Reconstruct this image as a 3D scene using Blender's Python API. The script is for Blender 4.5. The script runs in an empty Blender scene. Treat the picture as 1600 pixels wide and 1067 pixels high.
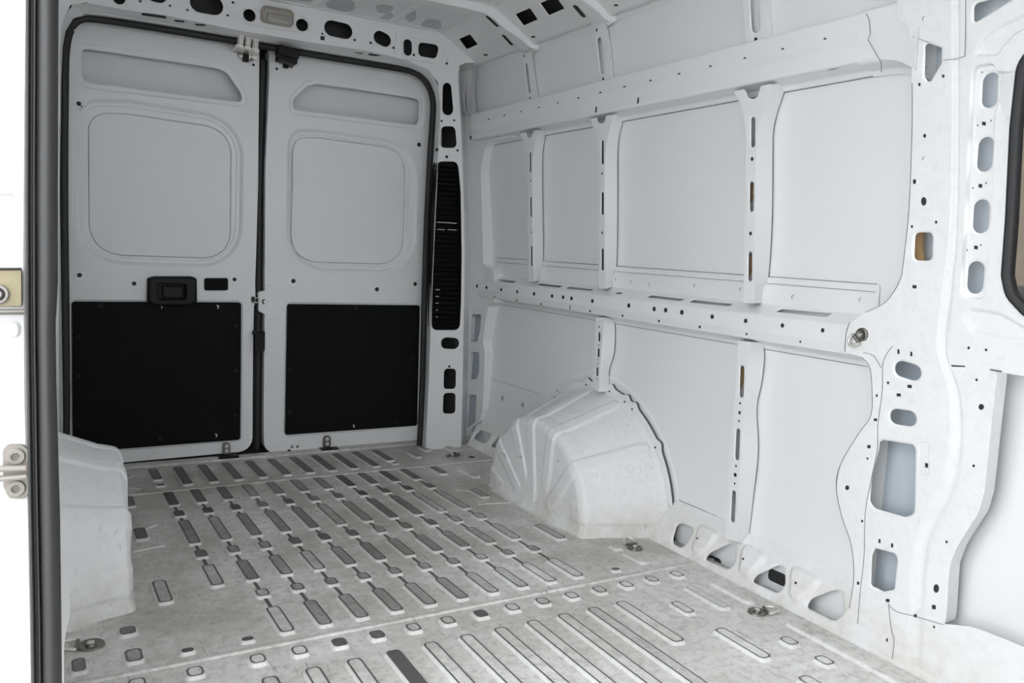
import bpy, bmesh, math, random
import numpy as np
from mathutils import Vector, Matrix
from mathutils.geometry import delaunay_2d_cdt

random.seed(7)
S = bpy.context.scene
C = S.collection

# ------------------------------------------------------------------ camera
FPX = 1279.3                       # focal length in pixels of the 1600 x 1067 frame
AX = Vector((0.8683662, -0.01502522, 0.49569587))
AY = Vector((-0.49367453, -0.12127457, 0.8611492))
AZ = Vector((0.04717635, -0.99250527, -0.11272831))
AX.normalize(); AY = (AY - AX * AY.dot(AX)).normalized(); AZ = AX.cross(AY); AZ = AZ if AZ.y < 0 else -AZ
CAM = Vector((0, 0, 1.0))
cam_d = bpy.data.cameras.new('camera')
cam = bpy.data.objects.new('camera', cam_d); C.objects.link(cam)
cam_d.sensor_width = 36; cam_d.lens = FPX / 1600 * 36
cam_d.clip_start = 0.02
# camera axes (x right, y up, -z forward) expressed in world axes
rt = Vector((AX.x, AY.x, AZ.x)); dn = Vector((AX.y, AY.y, AZ.y)); fw = Vector((AX.z, AY.z, AZ.z))
m = Matrix((rt, -dn, -fw)).transposed().to_4x4()
m.translation = CAM
cam.matrix_world = m
S.camera = cam

# ------------------------------------------------------------------ world, light, exposure
S.view_settings.view_transform = 'Standard'
S.view_settings.look = 'None'
S.view_settings.gamma = 1
S.view_settings.use_curve_mapping = False
S.view_settings.exposure = 1.22
w = bpy.data.worlds.new('sky'); S.world = w; w.use_nodes = True
bg = w.node_tree.nodes['Background']
bg.inputs[0].default_value = (0.93, 0.965, 1.0, 1); bg.inputs[1].default_value = 2.5
S.cycles.max_bounces = 14; S.cycles.diffuse_bounces = 12
S.cycles.use_adaptive_sampling = False
S.cycles.use_denoising = True
S.cycles.sample_clamp_indirect = 6

# ------------------------------------------------------------------ pixel -> place on a plane
class Pl:
    def __init__(s, p, n):
        s.p = Vector(p); s.n = Vector(n).normalized()
        up = Vector((0, 0, 1)) if abs(s.n.z) < .9 else Vector((0, 1, 0))
        s.u = up.cross(s.n).normalized(); s.v = s.n.cross(s.u).normalized()
        if (CAM - s.p).dot(s.n) < 0 and not getattr(s, 'keep', False):
            pass
    def to2(s, P):
        d = P - s.p; return (d.dot(s.u), d.dot(s.v))
    def to3(s, q, h=0):
        return s.p + s.u * q[0] + s.v * q[1] + s.n * h
def ray(u, v):
    a, b = (u - 800) / FPX, (v - 533.5) / FPX
    return rt * a + dn * b + fw
def at(u, v, pl, off=0):
    d = ray(u, v)
    t = (pl.p + pl.n * off - CAM).dot(pl.n) / d.dot(pl.n)
    return CAM + d * t
def at2(u, v, pl):
    return pl.to2(at(u, v, pl))
def pxr(u, v, pl, r):             # a radius seen as r pixels, in metres at that place
    P = at(u, v, pl); return r * (P - CAM).dot(fw) / FPX
def three(a, b, c):               # plane through three points, normal towards the camera
    n = (b - a).cross(c - a).normalized()
    if n.dot(CAM - a) < 0: n = -n
    return Pl(a, n)

# ------------------------------------------------------------------ 2-D shapes (lists of (x, y) in a plane)
def area(p):
    return .5 * sum(p[i][0] * p[(i + 1) % len(p)][1] - p[(i + 1) % len(p)][0] * p[i][1] for i in range(len(p)))
def rounded(p, r, n=5):
    out = []; N = len(p)
    for i in range(N):
        a = Vector(p[i - 1]); b = Vector(p[i]); c = Vector(p[(i + 1) % N])
        rr = r[i] if isinstance(r, (list, tuple)) else r
        e, f = (a - b), (c - b); le, lf = e.length, f.length
        if rr <= 1e-6 or le < 1e-6 or lf < 1e-6: out.append(tuple(b)); continue
        e /= le; f /= lf
        ang = math.acos(max(-1, min(1, e.dot(f))))
        if ang > 3.05: out.append(tuple(b)); continue
        d = min(rr / math.tan(ang / 2), .49 * le, .49 * lf)
        p0 = b + e * d; p1 = b + f * d
        for k in range(n + 1):
            t = k / n
            q = p0 * (1 - t) ** 2 + b * 2 * t * (1 - t) * 1.0 + p1 * t * t
            q2 = p0.lerp(p1, t)
            out.append(tuple(q * .82 + q2 * .18 if 0 < k < n else q))
    return out
def rp(pl, px, r=.01, n=5):
    return rounded([at2(u, v, pl) for u, v in px], r, n)
def raw(pl, px):
    return [at2(u, v, pl) for u, v in px]
def circ(pl, u, v, r, n=14, sx=1.0):  # r in pixels
    c = at2(u, v, pl); R = pxr(u, v, pl, r)
    return [(c[0] + R * sx * math.cos(2 * math.pi * k / n), c[1] + R * math.sin(2 * math.pi * k / n)) for k in range(n)]
def capsule(a, b, r, n=8):
    a = Vector(a); b = Vector(b); d = (b - a)
    d = d.normalized() if d.length > 1e-9 else Vector((0, 1)); p = Vector((-d.y, d.x)); out = []
    for k in range(n + 1):
        t = math.pi * k / n; out.append(tuple(b + p * r * math.cos(t) + d * r * math.sin(t)))
    for k in range(n + 1):
        t = math.pi * k / n; out.append(tuple(a - p * r * math.cos(t) - d * r * math.sin(t)))
    return out
def slot(pl, a, b, r):            # slot between two pixel points, r in pixels
    R = pxr(a[0], a[1], pl, r)
    return capsule(at2(a[0], a[1], pl), at2(b[0], b[1], pl), R)
def inset(p, d):                  # positive d: inwards
    N = len(p); sg = 1 if area(p) > 0 else -1; out = []
    for i in range(N):
        a = Vector(p[i - 1]); b = Vector(p[i]); c = Vector(p[(i + 1) % N])
        e = (b - a); f = (c - b)
        if e.length < 1e-9: e = f
        if f.length < 1e-9: f = e
        e = e.normalized(); f = f.normalized()
        n1 = Vector((-e.y, e.x)) * sg; n2 = Vector((-f.y, f.x)) * sg
        m_ = n1 + n2
        if m_.length < 1e-6: m_ = n1
        m_.normalize(); k = 1 / max(.5, m_.dot(n1))
        out.append(tuple(b + m_ * d * k))
    return out
def dedupe(p, eps=2e-5):
    out = []
    for q in p:
        if not out or (abs(q[0] - out[-1][0]) + abs(q[1] - out[-1][1])) > eps: out.append(q)
    if len(out) > 1 and abs(out[0][0] - out[-1][0]) + abs(out[0][1] - out[-1][1]) <= eps: out.pop()
    return out
def inside(px, py, poly):
    r = np.zeros(len(px), bool); P = np.array(poly); x0, y0 = P[:, 0], P[:, 1]; x1, y1 = np.roll(x0, 1), np.roll(y0, 1)
    for a, b, c, d in zip(x0, y0, x1, y1):
        if b == d: continue
        hit = ((b > py) != (d > py)) & (px < (c - a) * (py - b) / (d - b) + a)
        r ^= hit
    return r

# ------------------------------------------------------------------ mesh builder
class MB:
    def __init__(s): s.v = []; s.f = []; s.w = []; s.dark = []; s.extra = []
    def add(s, vs, fs, wear=None):
        o = len(s.v); s.v += [tuple(v) for v in vs]; s.f += [tuple(o + i for i in f) for f in fs]
        s.w += list(wear) if wear is not None else [0.0] * len(vs); return o
    def loft(s, rings, closed=False, wrap=False):
        n = len(rings[0]); vs = [p for r in rings for p in r]; fs = []
        M = len(rings)
        for j in range(M - 1 + (1 if wrap else 0)):
            for i in range(n - 1 + (1 if closed else 0)):
                a = j * n + i; b = j * n + (i + 1) % n; jj = (j + 1) % M
                fs.append((a, b, jj * n + (i + 1) % n, jj * n + i))
        s.add(vs, fs)
    def box(s, c, sx, sy, sz, M=None):
        vs = []
        for x in (-1, 1):
            for y in (-1, 1):
                for z in (-1, 1):
                    p = Vector((x * sx / 2, y * sy / 2, z * sz / 2))
                    vs.append((M @ p if M else p) + Vector(c))
        s.add(vs, [(0, 1, 3, 2), (4, 6, 7, 5), (0, 4, 5, 1), (2, 3, 7, 6), (0, 2, 6, 4), (1, 5, 7, 3)])
    def cyl(s, c, ax, r, h, n=20, r2=None, dome=0):   # from c along ax for h
        ax = Vector(ax).normalized(); t = Vector((0, 0, 1)) if abs(ax.z) < .9 else Vector((1, 0, 0))
        a = ax.cross(t).normalized(); b = ax.cross(a); c = Vector(c); r2 = r if r2 is None else r2
        e = min(r, r2, h) * .18
        R = [(0, 0), (r, 0), (r + (r2 - r) * .8, h - e), (r2 - e, h), (0, h + dome)]
        rings = [[c + ax * z + (a * math.cos(2 * math.pi * k / n) + b * math.sin(2 * math.pi * k / n)) * q for k in range(n)] for q, z in R]
        s.loft(rings, closed=True)
    def tube(s, path, r, n=10, closed=False, flat=1.0, up=None):
        path = [Vector(p) for p in path]; rings = []; N = len(path)
        for i, p in enumerate(path):
            t = (path[(i + 1) % N] - path[i - 1]) if closed else (path[min(i + 1, N - 1)] - path[max(i - 1, 0)])
            t.normalize(); q = up or (Vector((0, 0, 1)) if abs(t.z) < .9 else Vector((0, 1, 0)))
            a = t.cross(q).normalized(); b = a.cross(t).normalized()
            rings.append([p + a * r * math.cos(2 * math.pi * k / n) + b * r * flat * math.sin(2 * math.pi * k / n) for k in range(n)])
        if closed: s.loft(rings, closed=True, wrap=True)
        else:
            s.loft(rings, closed=True)
            o = len(s.v); s.v += [tuple(path[0]), tuple(path[-1])]; s.w += [0, 0]
            b0 = o - N * n
            s.f += [(o, b0 + (k + 1) % n, b0 + k) for k in range(n)] + [(o + 1, b0 + (N - 1) * n + k, b0 + (N - 1) * n + (k + 1) % n) for k in range(n)]
    def sheet(s, pl, outline, holes=(), bumps=(), marks=(), curl=.0025, h0=0.0, flat=None):
        """outline/holes: 2-D loops; bumps: (loop, h_out, h_in, slope); marks: raw loops (loop, h, wear)."""
        pts = []; hs = []; ws = []; edges = []
        def loop(p, h, wv=0.0):
            p = dedupe(p)
            if len(p) < 3: return
            o = len(pts)
            for q in p:
                pts.append(Vector(q)); hs.append(h(q) if callable(h) else h); ws.append(wv)
            edges.extend((o + i, o + (i + 1) % len(p)) for i in range(len(p)))
        outline = dedupe(outline)
        loop(outline, h0)
        hl = []
        for hh in holes:
            if isinstance(hh, tuple) and len(hh) == 2 and isinstance(hh[1], (int, float)): hp, hb = hh
            else: hp, hb = hh, h0
            hp = dedupe(hp); hl.append(hp)
            A = abs(area(hp)); big = A > 4e-4
            if curl and A < 4.5e-4 or getattr(s, 'plug_all', False): s.dark.append(([pl.to3(q, hb - max(.0017, min(.0035, .17 * math.sqrt(A)))) for q in inset(hp, -.0012)], pl.to3(hp[0], hb)))  # near-black disc behind the hole paints its inner shade
            if curl and A > 1.2e-4:
                cw = min(curl * 1.6, .22 * math.sqrt(A))
                loop(hp, hb - curl * (.9 if big else .3)); loop(inset(hp, -cw * .5), hb - curl * (.2 if big else .1)); loop(inset(hp, -cw), hb)
            else: loop(hp, hb)
        for b in bumps:
            p, ho, hi, sl = b[:4]
            loop(inset(p, -.0015), ho)
            for t, e in ((0, 0), (.25, .156), (.5, .5), (.75, .844), (1, 1)):
                loop(inset(p, sl * t), ho + (hi - ho) * e)
            if len(b) > 4: loop(inset(p, sl + .0015), hi)
        for p, h, wv in marks: loop(p, h, wv)
        if flat:
            for q, h in flat: pts.append(Vector(q)); hs.append(h); ws.append(0.0)
        r = delaunay_2d_cdt(pts, edges, [], 0, 1e-6, True)
        vo, _, fo, ov = r[0], r[1], r[2], r[3]
        H = []; W = []
        for i, v in enumerate(vo):
            src = ov[i]
            if src: H.append(hs[src[-1]]); W.append(max((ws[k] for k in src), key=abs))
            else:
                j = min(range(len(pts)), key=lambda k: (pts[k] - v).length_squared); H.append(hs[j]); W.append(ws[j])
        cx = np.array([sum(vo[i].x for i in f) / 3 for f in fo]); cy = np.array([sum(vo[i].y for i in f) / 3 for f in fo])
        ok = inside(cx, cy, outline)
        for hp in hl: ok &= ~inside(cx, cy, hp)
        fs = [tuple(f) for f, k in zip(fo, ok) if k]
        used = sorted({i for f in fs for i in f}); mp = {i: k for k, i in enumerate(used)}
        s.add([pl.to3(vo[i], H[i]) for i in used], [tuple(mp[i] for i in f) for f in fs], [W[i] for i in used])
    def build(s, name, mat, parent=None, thick=0.0, smooth=35, weld=True, bevel=0, wn=True):
        me = bpy.data.meshes.new(name); me.from_pydata(s.v, [], s.f)
        at_ = me.attributes.new('wear', 'FLOAT', 'POINT'); at_.data.foreach_set('value', s.w)
        bm = bmesh.new(); bm.from_mesh(me)
        if weld: bmesh.ops.remove_doubles(bm, verts=bm.verts, dist=2e-5)
        bmesh.ops.recalc_face_normals(bm, faces=bm.faces)
        for f in bm.faces: f.smooth = True
        for e in bm.edges:
            if len(e.link_faces) == 2 and e.calc_face_angle(0) > math.radians(smooth): e.smooth = False
        slots = []
        ex = list(s.extra)
        if s.dark:
            m2 = MB()
            for lp, _ in s.dark: m2.add(lp, [tuple(range(len(lp)))])
            ex.append((m2, M_dark))
        for k, (m2, mm) in enumerate(ex):
            slots.append(mm); vv = [bm.verts.new(p) for p in m2.v]
            for f in m2.f:
                try: nf = bm.faces.new([vv[i] for i in f])
                except ValueError: continue
                nf.material_index = k + 1; nf.normal_update()
                if nf.normal.dot(CAM - nf.calc_center_median()) < 0: nf.normal_flip()
        bm.to_mesh(me); bm.free()
        me.materials.append(mat)
        for k, q in enumerate(slots): me.materials.append(q)
        o = bpy.data.objects.new(name, me); C.objects.link(o)
        if parent: o.parent = parent
        if bevel:
            b = o.modifiers.new('bevel', 'BEVEL'); b.width = bevel; b.segments = 3; b.limit_method = 'ANGLE'; b.harden_normals = False
        if thick:
            mo = o.modifiers.new('solid', 'SOLIDIFY'); mo.thickness = thick; mo.offset = 0
            if wn: es = o.modifiers.new('split', 'EDGE_SPLIT'); es.split_angle = math.radians(smooth)
        if wn:
            wm = o.modifiers.new('weighted', 'WEIGHTED_NORMAL'); wm.keep_sharp = True; wm.weight = 60
        return o
def tag(o, label=None, cat=None, group=None, kind=None):
    if label: o['label'] = label
    if cat: o['category'] = cat
    if group: o['group'] = group
    if kind: o['kind'] = kind
    return o
def empty(name, loc=(0, 0, 0)):
    o = bpy.data.objects.new(name, None); C.objects.link(o); o.location = loc; o.empty_display_size = .1; return o

# ------------------------------------------------------------------ materials
def mat(name, col, rough=.5, metal=0, bump=0, bscale=300, var=0, vscale=3, varcol=None, coat=0, spec=.5):
    m_ = bpy.data.materials.new(name); m_.use_nodes = True; nt = m_.node_tree; b = nt.nodes['Principled BSDF']
    b.inputs['Base Color'].default_value = (*col, 1); b.inputs['Roughness'].default_value = rough; b.inputs['Metallic'].default_value = metal
    b.inputs['Coat Weight'].default_value = coat; b.inputs['Coat Roughness'].default_value = .15; b.inputs['Specular IOR Level'].default_value = spec
    tc = nt.nodes.new('ShaderNodeTexCoord')
    if var:
        n = nt.nodes.new('ShaderNodeTexNoise'); n.inputs['Scale'].default_value = vscale; n.inputs['Detail'].default_value = 8; n.inputs['Roughness'].default_value = .65
        nt.links.new(tc.outputs['Object'], n.inputs['Vector'])
        r = nt.nodes.new('ShaderNodeValToRGB'); r.color_ramp.elements[0].position = .42; r.color_ramp.elements[1].position = .75
        nt.links.new(n.outputs['Fac'], r.inputs['Fac'])
        mx = nt.nodes.new('ShaderNodeMix'); mx.data_type = 'RGBA'; mx.inputs[6].default_value = (*col, 1); mx.inputs[7].default_value = (*(varcol or [c * .7 for c in col]), 1)
        ml = nt.nodes.new('ShaderNodeMath'); ml.operation = 'MULTIPLY'; ml.inputs[1].default_value = var
        nt.links.new(r.outputs['Color'], ml.inputs[0]); nt.links.new(ml.outputs[0], mx.inputs[0]); nt.links.new(mx.outputs[2], b.inputs['Base Color'])
    if bump:
        n = nt.nodes.new('ShaderNodeTexNoise'); n.inputs['Scale'].default_value = bscale; n.inputs['Detail'].default_value = 2
        nt.links.new(tc.outputs['Object'], n.inputs['Vector'])
        bp = nt.nodes.new('ShaderNodeBump'); bp.inputs['Strength'].default_value = bump; bp.inputs['Distance'].default_value = .001
        nt.links.new(n.outputs['Fac'], bp.inputs['Height']); nt.links.new(bp.outputs[0], b.inputs['Normal'])
    return m_
PAINT = (.765, .768, .772)
M_white = mat('white_paint', PAINT, .38, bump=.06, var=.10, vscale=5, varcol=(.67, .655, .63))
M_skin = mat('white_paint_skin', (.758, .766, .774), .42, bump=.05)
M_black = mat('black_rubber', (.012, .012, .013), .55, bump=.2, bscale=500)
M_rubber = mat('grey_black_rubber', (.020, .0195, .019), .5, bump=.4, bscale=900)
M_board = mat('black_hardboard', (.006, .0065, .0065), .75, bump=.3, bscale=700, var=.4, vscale=6, varcol=(.009, .0095, .009), spec=.12)
M_plastic = mat('black_plastic', (.007, .007, .0075), .5, spec=.25)
M_cavity_shade = mat('cavity_shade', (.035, .036, .038), .6)  # near-black, paints the shade inside the body cavities
M_joint = mat('joint_shadow_gap', (.10, .10, .105), .8)
M_dark = mat('dark_cavity', (.02, .02, .021), .7)  # near-black, paints the shade inside holes, slots and gaps
M_steel = mat('zinc_steel', (.74, .73, .68), .34, metal=.7, var=.4, vscale=60, varcol=(.3, .29, .26))
M_greymetal = mat('dull_grey_steel', (.22, .21, .19), .42, metal=.85, var=.5, vscale=60)
M_lampframe = mat('beige_plastic', (.36, .33, .28), .5)
M_lens = mat('lamp_lens', (.32, .31, .29), .18, bump=.8, bscale=260, coat=.5)
M_roof_patch = mat('grey_roof_patch', (.50, .51, .52), .6)
M_foam = mat('tan_foam', (.40, .25, .12), .9, bump=1, bscale=90)
M_jamb = mat('jamb_white', (.60, .595, .585), .35, var=.15, vscale=8, varcol=(.5, .47, .43))

def worn_paint(name, floor, scr=.4):
    m_ = bpy.data.materials.new(name); m_.use_nodes = True; nt = m_.node_tree; L = nt.links.new; b = nt.nodes['Principled BSDF']
    b.inputs['Roughness'].default_value = .5
    tc = nt.nodes.new('ShaderNodeTexCoord')
    def noise(sc, det=6, ro=.6, src=None):
        n = nt.nodes.new('ShaderNodeTexNoise'); n.inputs['Scale'].default_value = sc; n.inputs['Detail'].default_value = det; n.inputs['Roughness'].default_value = ro
        L(src or tc.outputs['Object'], n.inputs['Vector']); return n.outputs['Fac']
    def ramp(src, a, c):
        r = nt.nodes.new('ShaderNodeMapRange'); r.clamp = True; r.inputs[1].default_value = a; r.inputs[2].default_value = c; L(src, r.inputs[0]); return r.outputs[0]
    def op(k, a, c):
        x = nt.nodes.new('ShaderNodeMath'); x.operation = k; x.use_clamp = (k != 'SUBTRACT')
        for i, q in enumerate((a, c)):
            if isinstance(q, (int, float)): x.inputs[i].default_value = q
            else: L(q, x.inputs[i])
        return x.outputs[0]
    def mix(f, a, c):
        x = nt.nodes.new('ShaderNodeMix'); x.data_type = 'RGBA'
        if isinstance(f, (int, float)): x.inputs[0].default_value = f
        else: L(f, x.inputs[0])
        for i, q in ((6, a), (7, c)):
            if isinstance(q, tuple): x.inputs[i].default_value = (*q, 1)
            else: L(q, x.inputs[i])
        return x.outputs[2]
    base = (.80, .79, .76) if floor else (.765, .768, .772)
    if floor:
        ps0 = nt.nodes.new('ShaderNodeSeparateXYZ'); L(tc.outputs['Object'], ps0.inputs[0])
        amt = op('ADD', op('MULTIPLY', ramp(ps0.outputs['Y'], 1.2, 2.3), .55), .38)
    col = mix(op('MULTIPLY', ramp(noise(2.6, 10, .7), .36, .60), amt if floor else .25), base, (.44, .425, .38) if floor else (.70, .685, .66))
    col = mix(op('MULTIPLY', ramp(noise(38, 8, .75), .47, .66), .55 if floor else .10), col, (.27, .26, .235))
    # scratches: stretched noise in two directions
    for ang, sx, lo in ((.5, 9, .655), (1.25, 11, .665), (-.35, 8, .665)):
        mp = nt.nodes.new('ShaderNodeMapping'); mp.inputs['Rotation'].default_value = (0, 0, ang); mp.inputs['Scale'].default_value = (sx * 22, sx, sx * (1 if floor else 4))
        L(tc.outputs['Object'], mp.inputs['Vector'])
        s_ = ramp(noise(1, 3, .55, mp.outputs[0]), lo, lo + .03)
        s_ = op('MULTIPLY', s_, ramp(noise(7, 3), .48, .60))
        col = mix(op('MULTIPLY', s_, .8 if floor else scr), col, (.09, .088, .085))
    if floor:
        a2_ = nt.nodes.new('ShaderNodeAttribute'); a2_.attribute_name = 'wear'
        neg = op('MULTIPLY', ramp(op('SUBTRACT', 0, a2_.outputs['Fac']), .1, .8), .62)
        col = mix(neg, col, (.74, .735, .715))
        col = mix(op('MULTIPLY', ramp(noise(210, 6, .8), .55, .66), .5), col, (.20, .195, .18))
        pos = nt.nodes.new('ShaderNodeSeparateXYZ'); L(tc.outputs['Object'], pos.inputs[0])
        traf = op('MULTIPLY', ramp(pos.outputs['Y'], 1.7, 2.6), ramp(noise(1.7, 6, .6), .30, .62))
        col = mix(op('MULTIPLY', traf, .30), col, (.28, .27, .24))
        at_ = nt.nodes.new('ShaderNodeAttribute'); at_.attribute_name = 'wear'
        wv = at_.outputs['Fac']
        n1 = noise(90, 5, .7)
        e = op('MULTIPLY', ramp(op('ADD', wv, op('MULTIPLY', op('SUBTRACT', n1, .5), .9)), .25, .85), .95)
        # the noise may only bite where there is some wear at all
        e = op('MULTIPLY', e, ramp(wv, .05, .3))
        col = mix(e, col, (.075, .074, .070))
    if not floor:
        sp = nt.nodes.new('ShaderNodeSeparateXYZ'); gm = nt.nodes.new('ShaderNodeNewGeometry'); L(gm.outputs['Position'], sp.inputs[0])
        low = op('SUBTRACT', 1, ramp(sp.outputs['Z'], .0, .16))
        st_ = op('MULTIPLY', op('MULTIPLY', low, ramp(noise(9, 8, .7), .40, .62)), .55)
        col = mix(st_, col, (.50, .42, .33))
    L(col, b.inputs['Base Color'])
    bp = nt.nodes.new('ShaderNodeBump'); bp.inputs['Strength'].default_value = .15; bp.inputs['Distance'].default_value = .001
    L(noise(160, 3), bp.inputs['Height']); L(bp.outputs[0], b.inputs['Normal'])
    return m_
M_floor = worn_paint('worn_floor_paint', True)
M_arch = worn_paint('scuffed_white_paint', False, .35)
M_pillar = worn_paint('lightly_marked_white_paint', False, .0)

# ------------------------------------------------------------------ planes of the body
YD = Pl((0, 3.76, 0), (0, -1, 0))          # inner skin of the rear doors
YO = Pl((0, 3.84, 0), (0, -1, 0))          # outer skin of the rear doors
YF = Pl((0, 3.60, 0), (0, -1, 0))          # rear frame
YS = Pl((0, 3.69, 0), (0, -1, 0))          # rear door seal
LEAN = .083
XSu = Pl((1.935, 0, .8), (-1, 0, -LEAN))   # side skin above the middle rail
XSl = Pl((1.935, 0, .8), (-1, 0, 0))       # side skin below it
XRu = Pl((1.868, 0, .8), (-1, 0, -LEAN))   # post faces above
XRl = Pl((1.873, 0, .8), (-1, 0, 0))       # post faces below
XP = Pl((1.838, 0, .5), (-1, 0, -.045))    # big pillar and window frame panel
XE = Pl((1.872, 0, .8), (-1, 0, -.05))     # rear corner post
FL = Pl((0, 0, 0), (0, 0, 1))
ROOF = 1.98

# ================================================================== FLOOR
def warp(x, y): return x + (y - 1.97) * (-.019 - .023 * (x - .42)) if y > 1.97 else x
def build_floor():
    mb = MB(); mb.plug_all = True; marks = []; bumps = []; RH = .009
    rnd = random.Random(3)
    def ring(sections, off):
        """sections: (y0, y1, half width) from near to far; outline inset by off, chamfered ends"""
        L_, R_ = [], []
        n = len(sections)
        for i, (y0, y1, hw) in enumerate(sections):
            h = max(hw - off, .0012); wide = hw > .018
            if wide:
                c = min(.012, (y1 - y0) / 3)
                oo = min(off, (y1 - y0) * .4)
                lo = .004 if i > 0 else max(h - c, .0008); hi = .004 if i < n - 1 else max(h - c, .0008)
                seq = [(y0 + oo, lo if i == 0 else max(.011 - off, .0014)), (y0 + oo + c, h), (y1 - oo - c, h), (y1 - oo, hi if i == n - 1 else max(.011 - off, .0014))]
                if i == 0: seq[0] = (y0 + oo, h * .55); seq.insert(1, (y0 + oo + c * .35, h * .85))
                if i == n - 1: seq[-1] = (y1 - oo, h * .55); seq.insert(-1, (y1 - oo - c * .35, h * .85))
            else: seq = []
            for y, a in seq: R_.append((y, a))
        pts = [(a, y) for y, a in R_] + [(-a, y) for y, a in reversed(R_)]
        return pts
    def rib(x, sections, fill, edge=1.0, rh=RH):
        def place(pts):
            return [FL.to2(Vector((warp(x + a, y), y, 0))) for a, y in pts]
        for off, h, wv in ((-.0015, 0, 0), (-.0005, 0, 0), (.001, rh * .12, -.8), (.0025, rh * .4, -.8), (.0045, rh * .88, -.5), (.0060, rh, edge), (.0090, rh, edge), (.0112, rh, fill)):
            marks.append((place(ring(sections, off)), h, wv))
        lo, hi = sections[0][0], sections[-1][1]
    HW = .0240
    LK = None
    def S_(*ys): return [(a, b, HW) for a, b in ys]
    def fillv(x, y):
        t = max(0, min(1, (y - 1.2) / 2.0)); l = max(0, 1 - x / 1.5)
        return max(0, min(1, .05 + .50 * t + .30 * l + rnd.uniform(-.18, .22)))
    chan = []
    # middle field: strings of long and short ribs
    for k in range(11):
        x = .427 + .0995 * k
        segs = [(1.975, 2.145), (2.212, 2.272), (2.335, 2.508), (2.568, 2.642), (2.695, 2.947), (2.985, 3.06), (3.12, 3.30)]
        if k == 0: segs = segs[2:]
        for i, s_ in enumerate(segs):
            short = s_[1] - s_[0] < .1
            rib(x, [(s_[0], s_[1], .0232 if short else HW)], fillv(x, s_[0]) + (.1 if short else 0))
        for (a, b), (c, d) in zip(segs[:-1], segs[1:]):
            chan.append((x, b + .004, c - .004))
    for x, a, b in chan:
        L_ = [(-.009, a), (.009, a), (.009, b), (-.009, b)]
        for off, h, wv in ((0, 0, 0), (.003, .003, 0), (.0045, .0035, 1), (.0065, .0035, 1)):
            q = [(-.009 + off, a - .0), (.009 - off, a), (.009 - off, b), (-.009 + off, b)]
            marks.append(([FL.to2(Vector((warp(x + u_, y), y, 0))) for u_, y in q], h, wv))
    def one(x, a, b, hw=HW, f=None, e=1.0): rib(x, [(a, b, hw)], fillv(x, a) if f is None else f, e)
    for sx in (.28, 1.568):
        one(sx, 2.276, 2.443); one(sx, 2.80, 2.92); one(sx, 3.16, 3.29)
    for a, b in ((2.12, 2.175), (1.973, 2.047)): one(.172, a, b, .024)
    one(.057, 1.975, 2.05, .02)
    one(1.69, 1.99, 2.10, .022, .1, .3); one(1.69, 2.12, 2.17, .02, .1, .2); one(1.80, 1.99, 2.09, .018, .0, .2)
    one(1.68, 3.07, 3.22, .022, .2, .4)
    # short ovals before the cross seam
    for x in [.055, .166, .287] + [.427 + .0992 * k for k in range(14)]:
        one(x, 1.848, 1.902, .0235, rnd.choice((.0, .9, .3, .8)) if x < 1.3 else .1, .9)
    for x in (.287, .427, 1.56): one(x, 1.968, 2.0, .02, .9)
    # front field
    for k in range(-2, 10):
        x = .43 + .0993 * k
        one(x, .55, 1.788, HW, .9 if k == 3 else rnd.uniform(.0, .35), 1.0)
    one(1.422, 1.515, 1.788, HW, .05, .9); one(1.422, .6, 1.27, HW, .05, .9)
    one(1.568, 1.635, 1.722, .022, .1, .9); one(1.568, 1.355, 1.54, HW, .1, .95); one(1.575, .7, 1.265, HW, .1, .9)
    one(1.686, 1.62, 1.792, .022, .0, .5); one(1.693, 1.375, 1.43, .024, .1, .9); one(1.693, 1.262, 1.318, .024, .1, .9); one(1.693, .7, 1.15, .024, .0, .6)
    one(1.786, 1.62, 1.79, .020, .0, .15); one(1.786, 1.10, 1.49, .020, .0, .1)
    # rear rows
    for k in range(11):
        x = .417 + .102 * k
        y0 = 3.475 if k in (0,) else (3.44 if k == 10 else 3.372)
        rib(x, [(y0, 3.655, .024)], .75)
        if k in (0, 10): rib(x, [(3.385, 3.42, .02)], .7)
    rib(1.590, [(3.46, 3.58, .022)], .4, .5); rib(1.689, [(3.56, 3.66, .022)], .4, .5); rib(1.813, [(3.50, 3.62, .022)], .3, .4)
    # drain hole by the rear ring
    c = FL.to2(Vector((1.768, 3.405, 0)))
    holes = [[(c[0] + .017 * math.cos(t * math.pi / 8), c[1] + .017 * math.sin(t * math.pi / 8)) for t in range(16)]]
    X0, X1, Y0, Y1 = -.12, 2.0, .5, 3.71
    def q(x, y): return FL.to2(Vector((x, y, 0)))
    outline = [q(X0, Y0), q(X1, Y0), q(X1, Y1), q(X0, Y1)]
    pm = MB(); pm.box((1.73, 3.405, -.02), .2, .2, .004); PLUG = pm  # near-black plate painting the shade under the drain hole
    def ridge(px, w_=.004, h=.0035):
        for (u0, v0), (u1, v1) in zip(px[:-1], px[1:]):
            a, b = Vector(at2(u0, v0, FL)), Vector(at2(u1, v1, FL)); d = (b - a).normalized(); n_ = Vector((-d.y, d.x)) * w_
            for k, hh, wv in ((1, 0, 0), (.35, h, -.8)):
                marks.append(([tuple(a - n_ * k - d * .002 * k), tuple(b - n_ * k + d * .002 * k), tuple(b + n_ * k + d * .002 * k), tuple(a + n_ * k - d * .002 * k)], hh, wv))
    ridge([(227, 827), (245, 820.5)]); ridge([(231, 846.5), (258, 850.5)]); ridge([(209, 862.5), (256, 853)])
    ridge([(712, 765.5), (731, 767.5)]); ridge([(747, 786), (764, 779.5)]); ridge([(748, 788.5), (799, 785.5)])
    ridge([(194, 749.5), (209, 744)]); ridge([(194, 762), (220, 764.5)])
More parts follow.
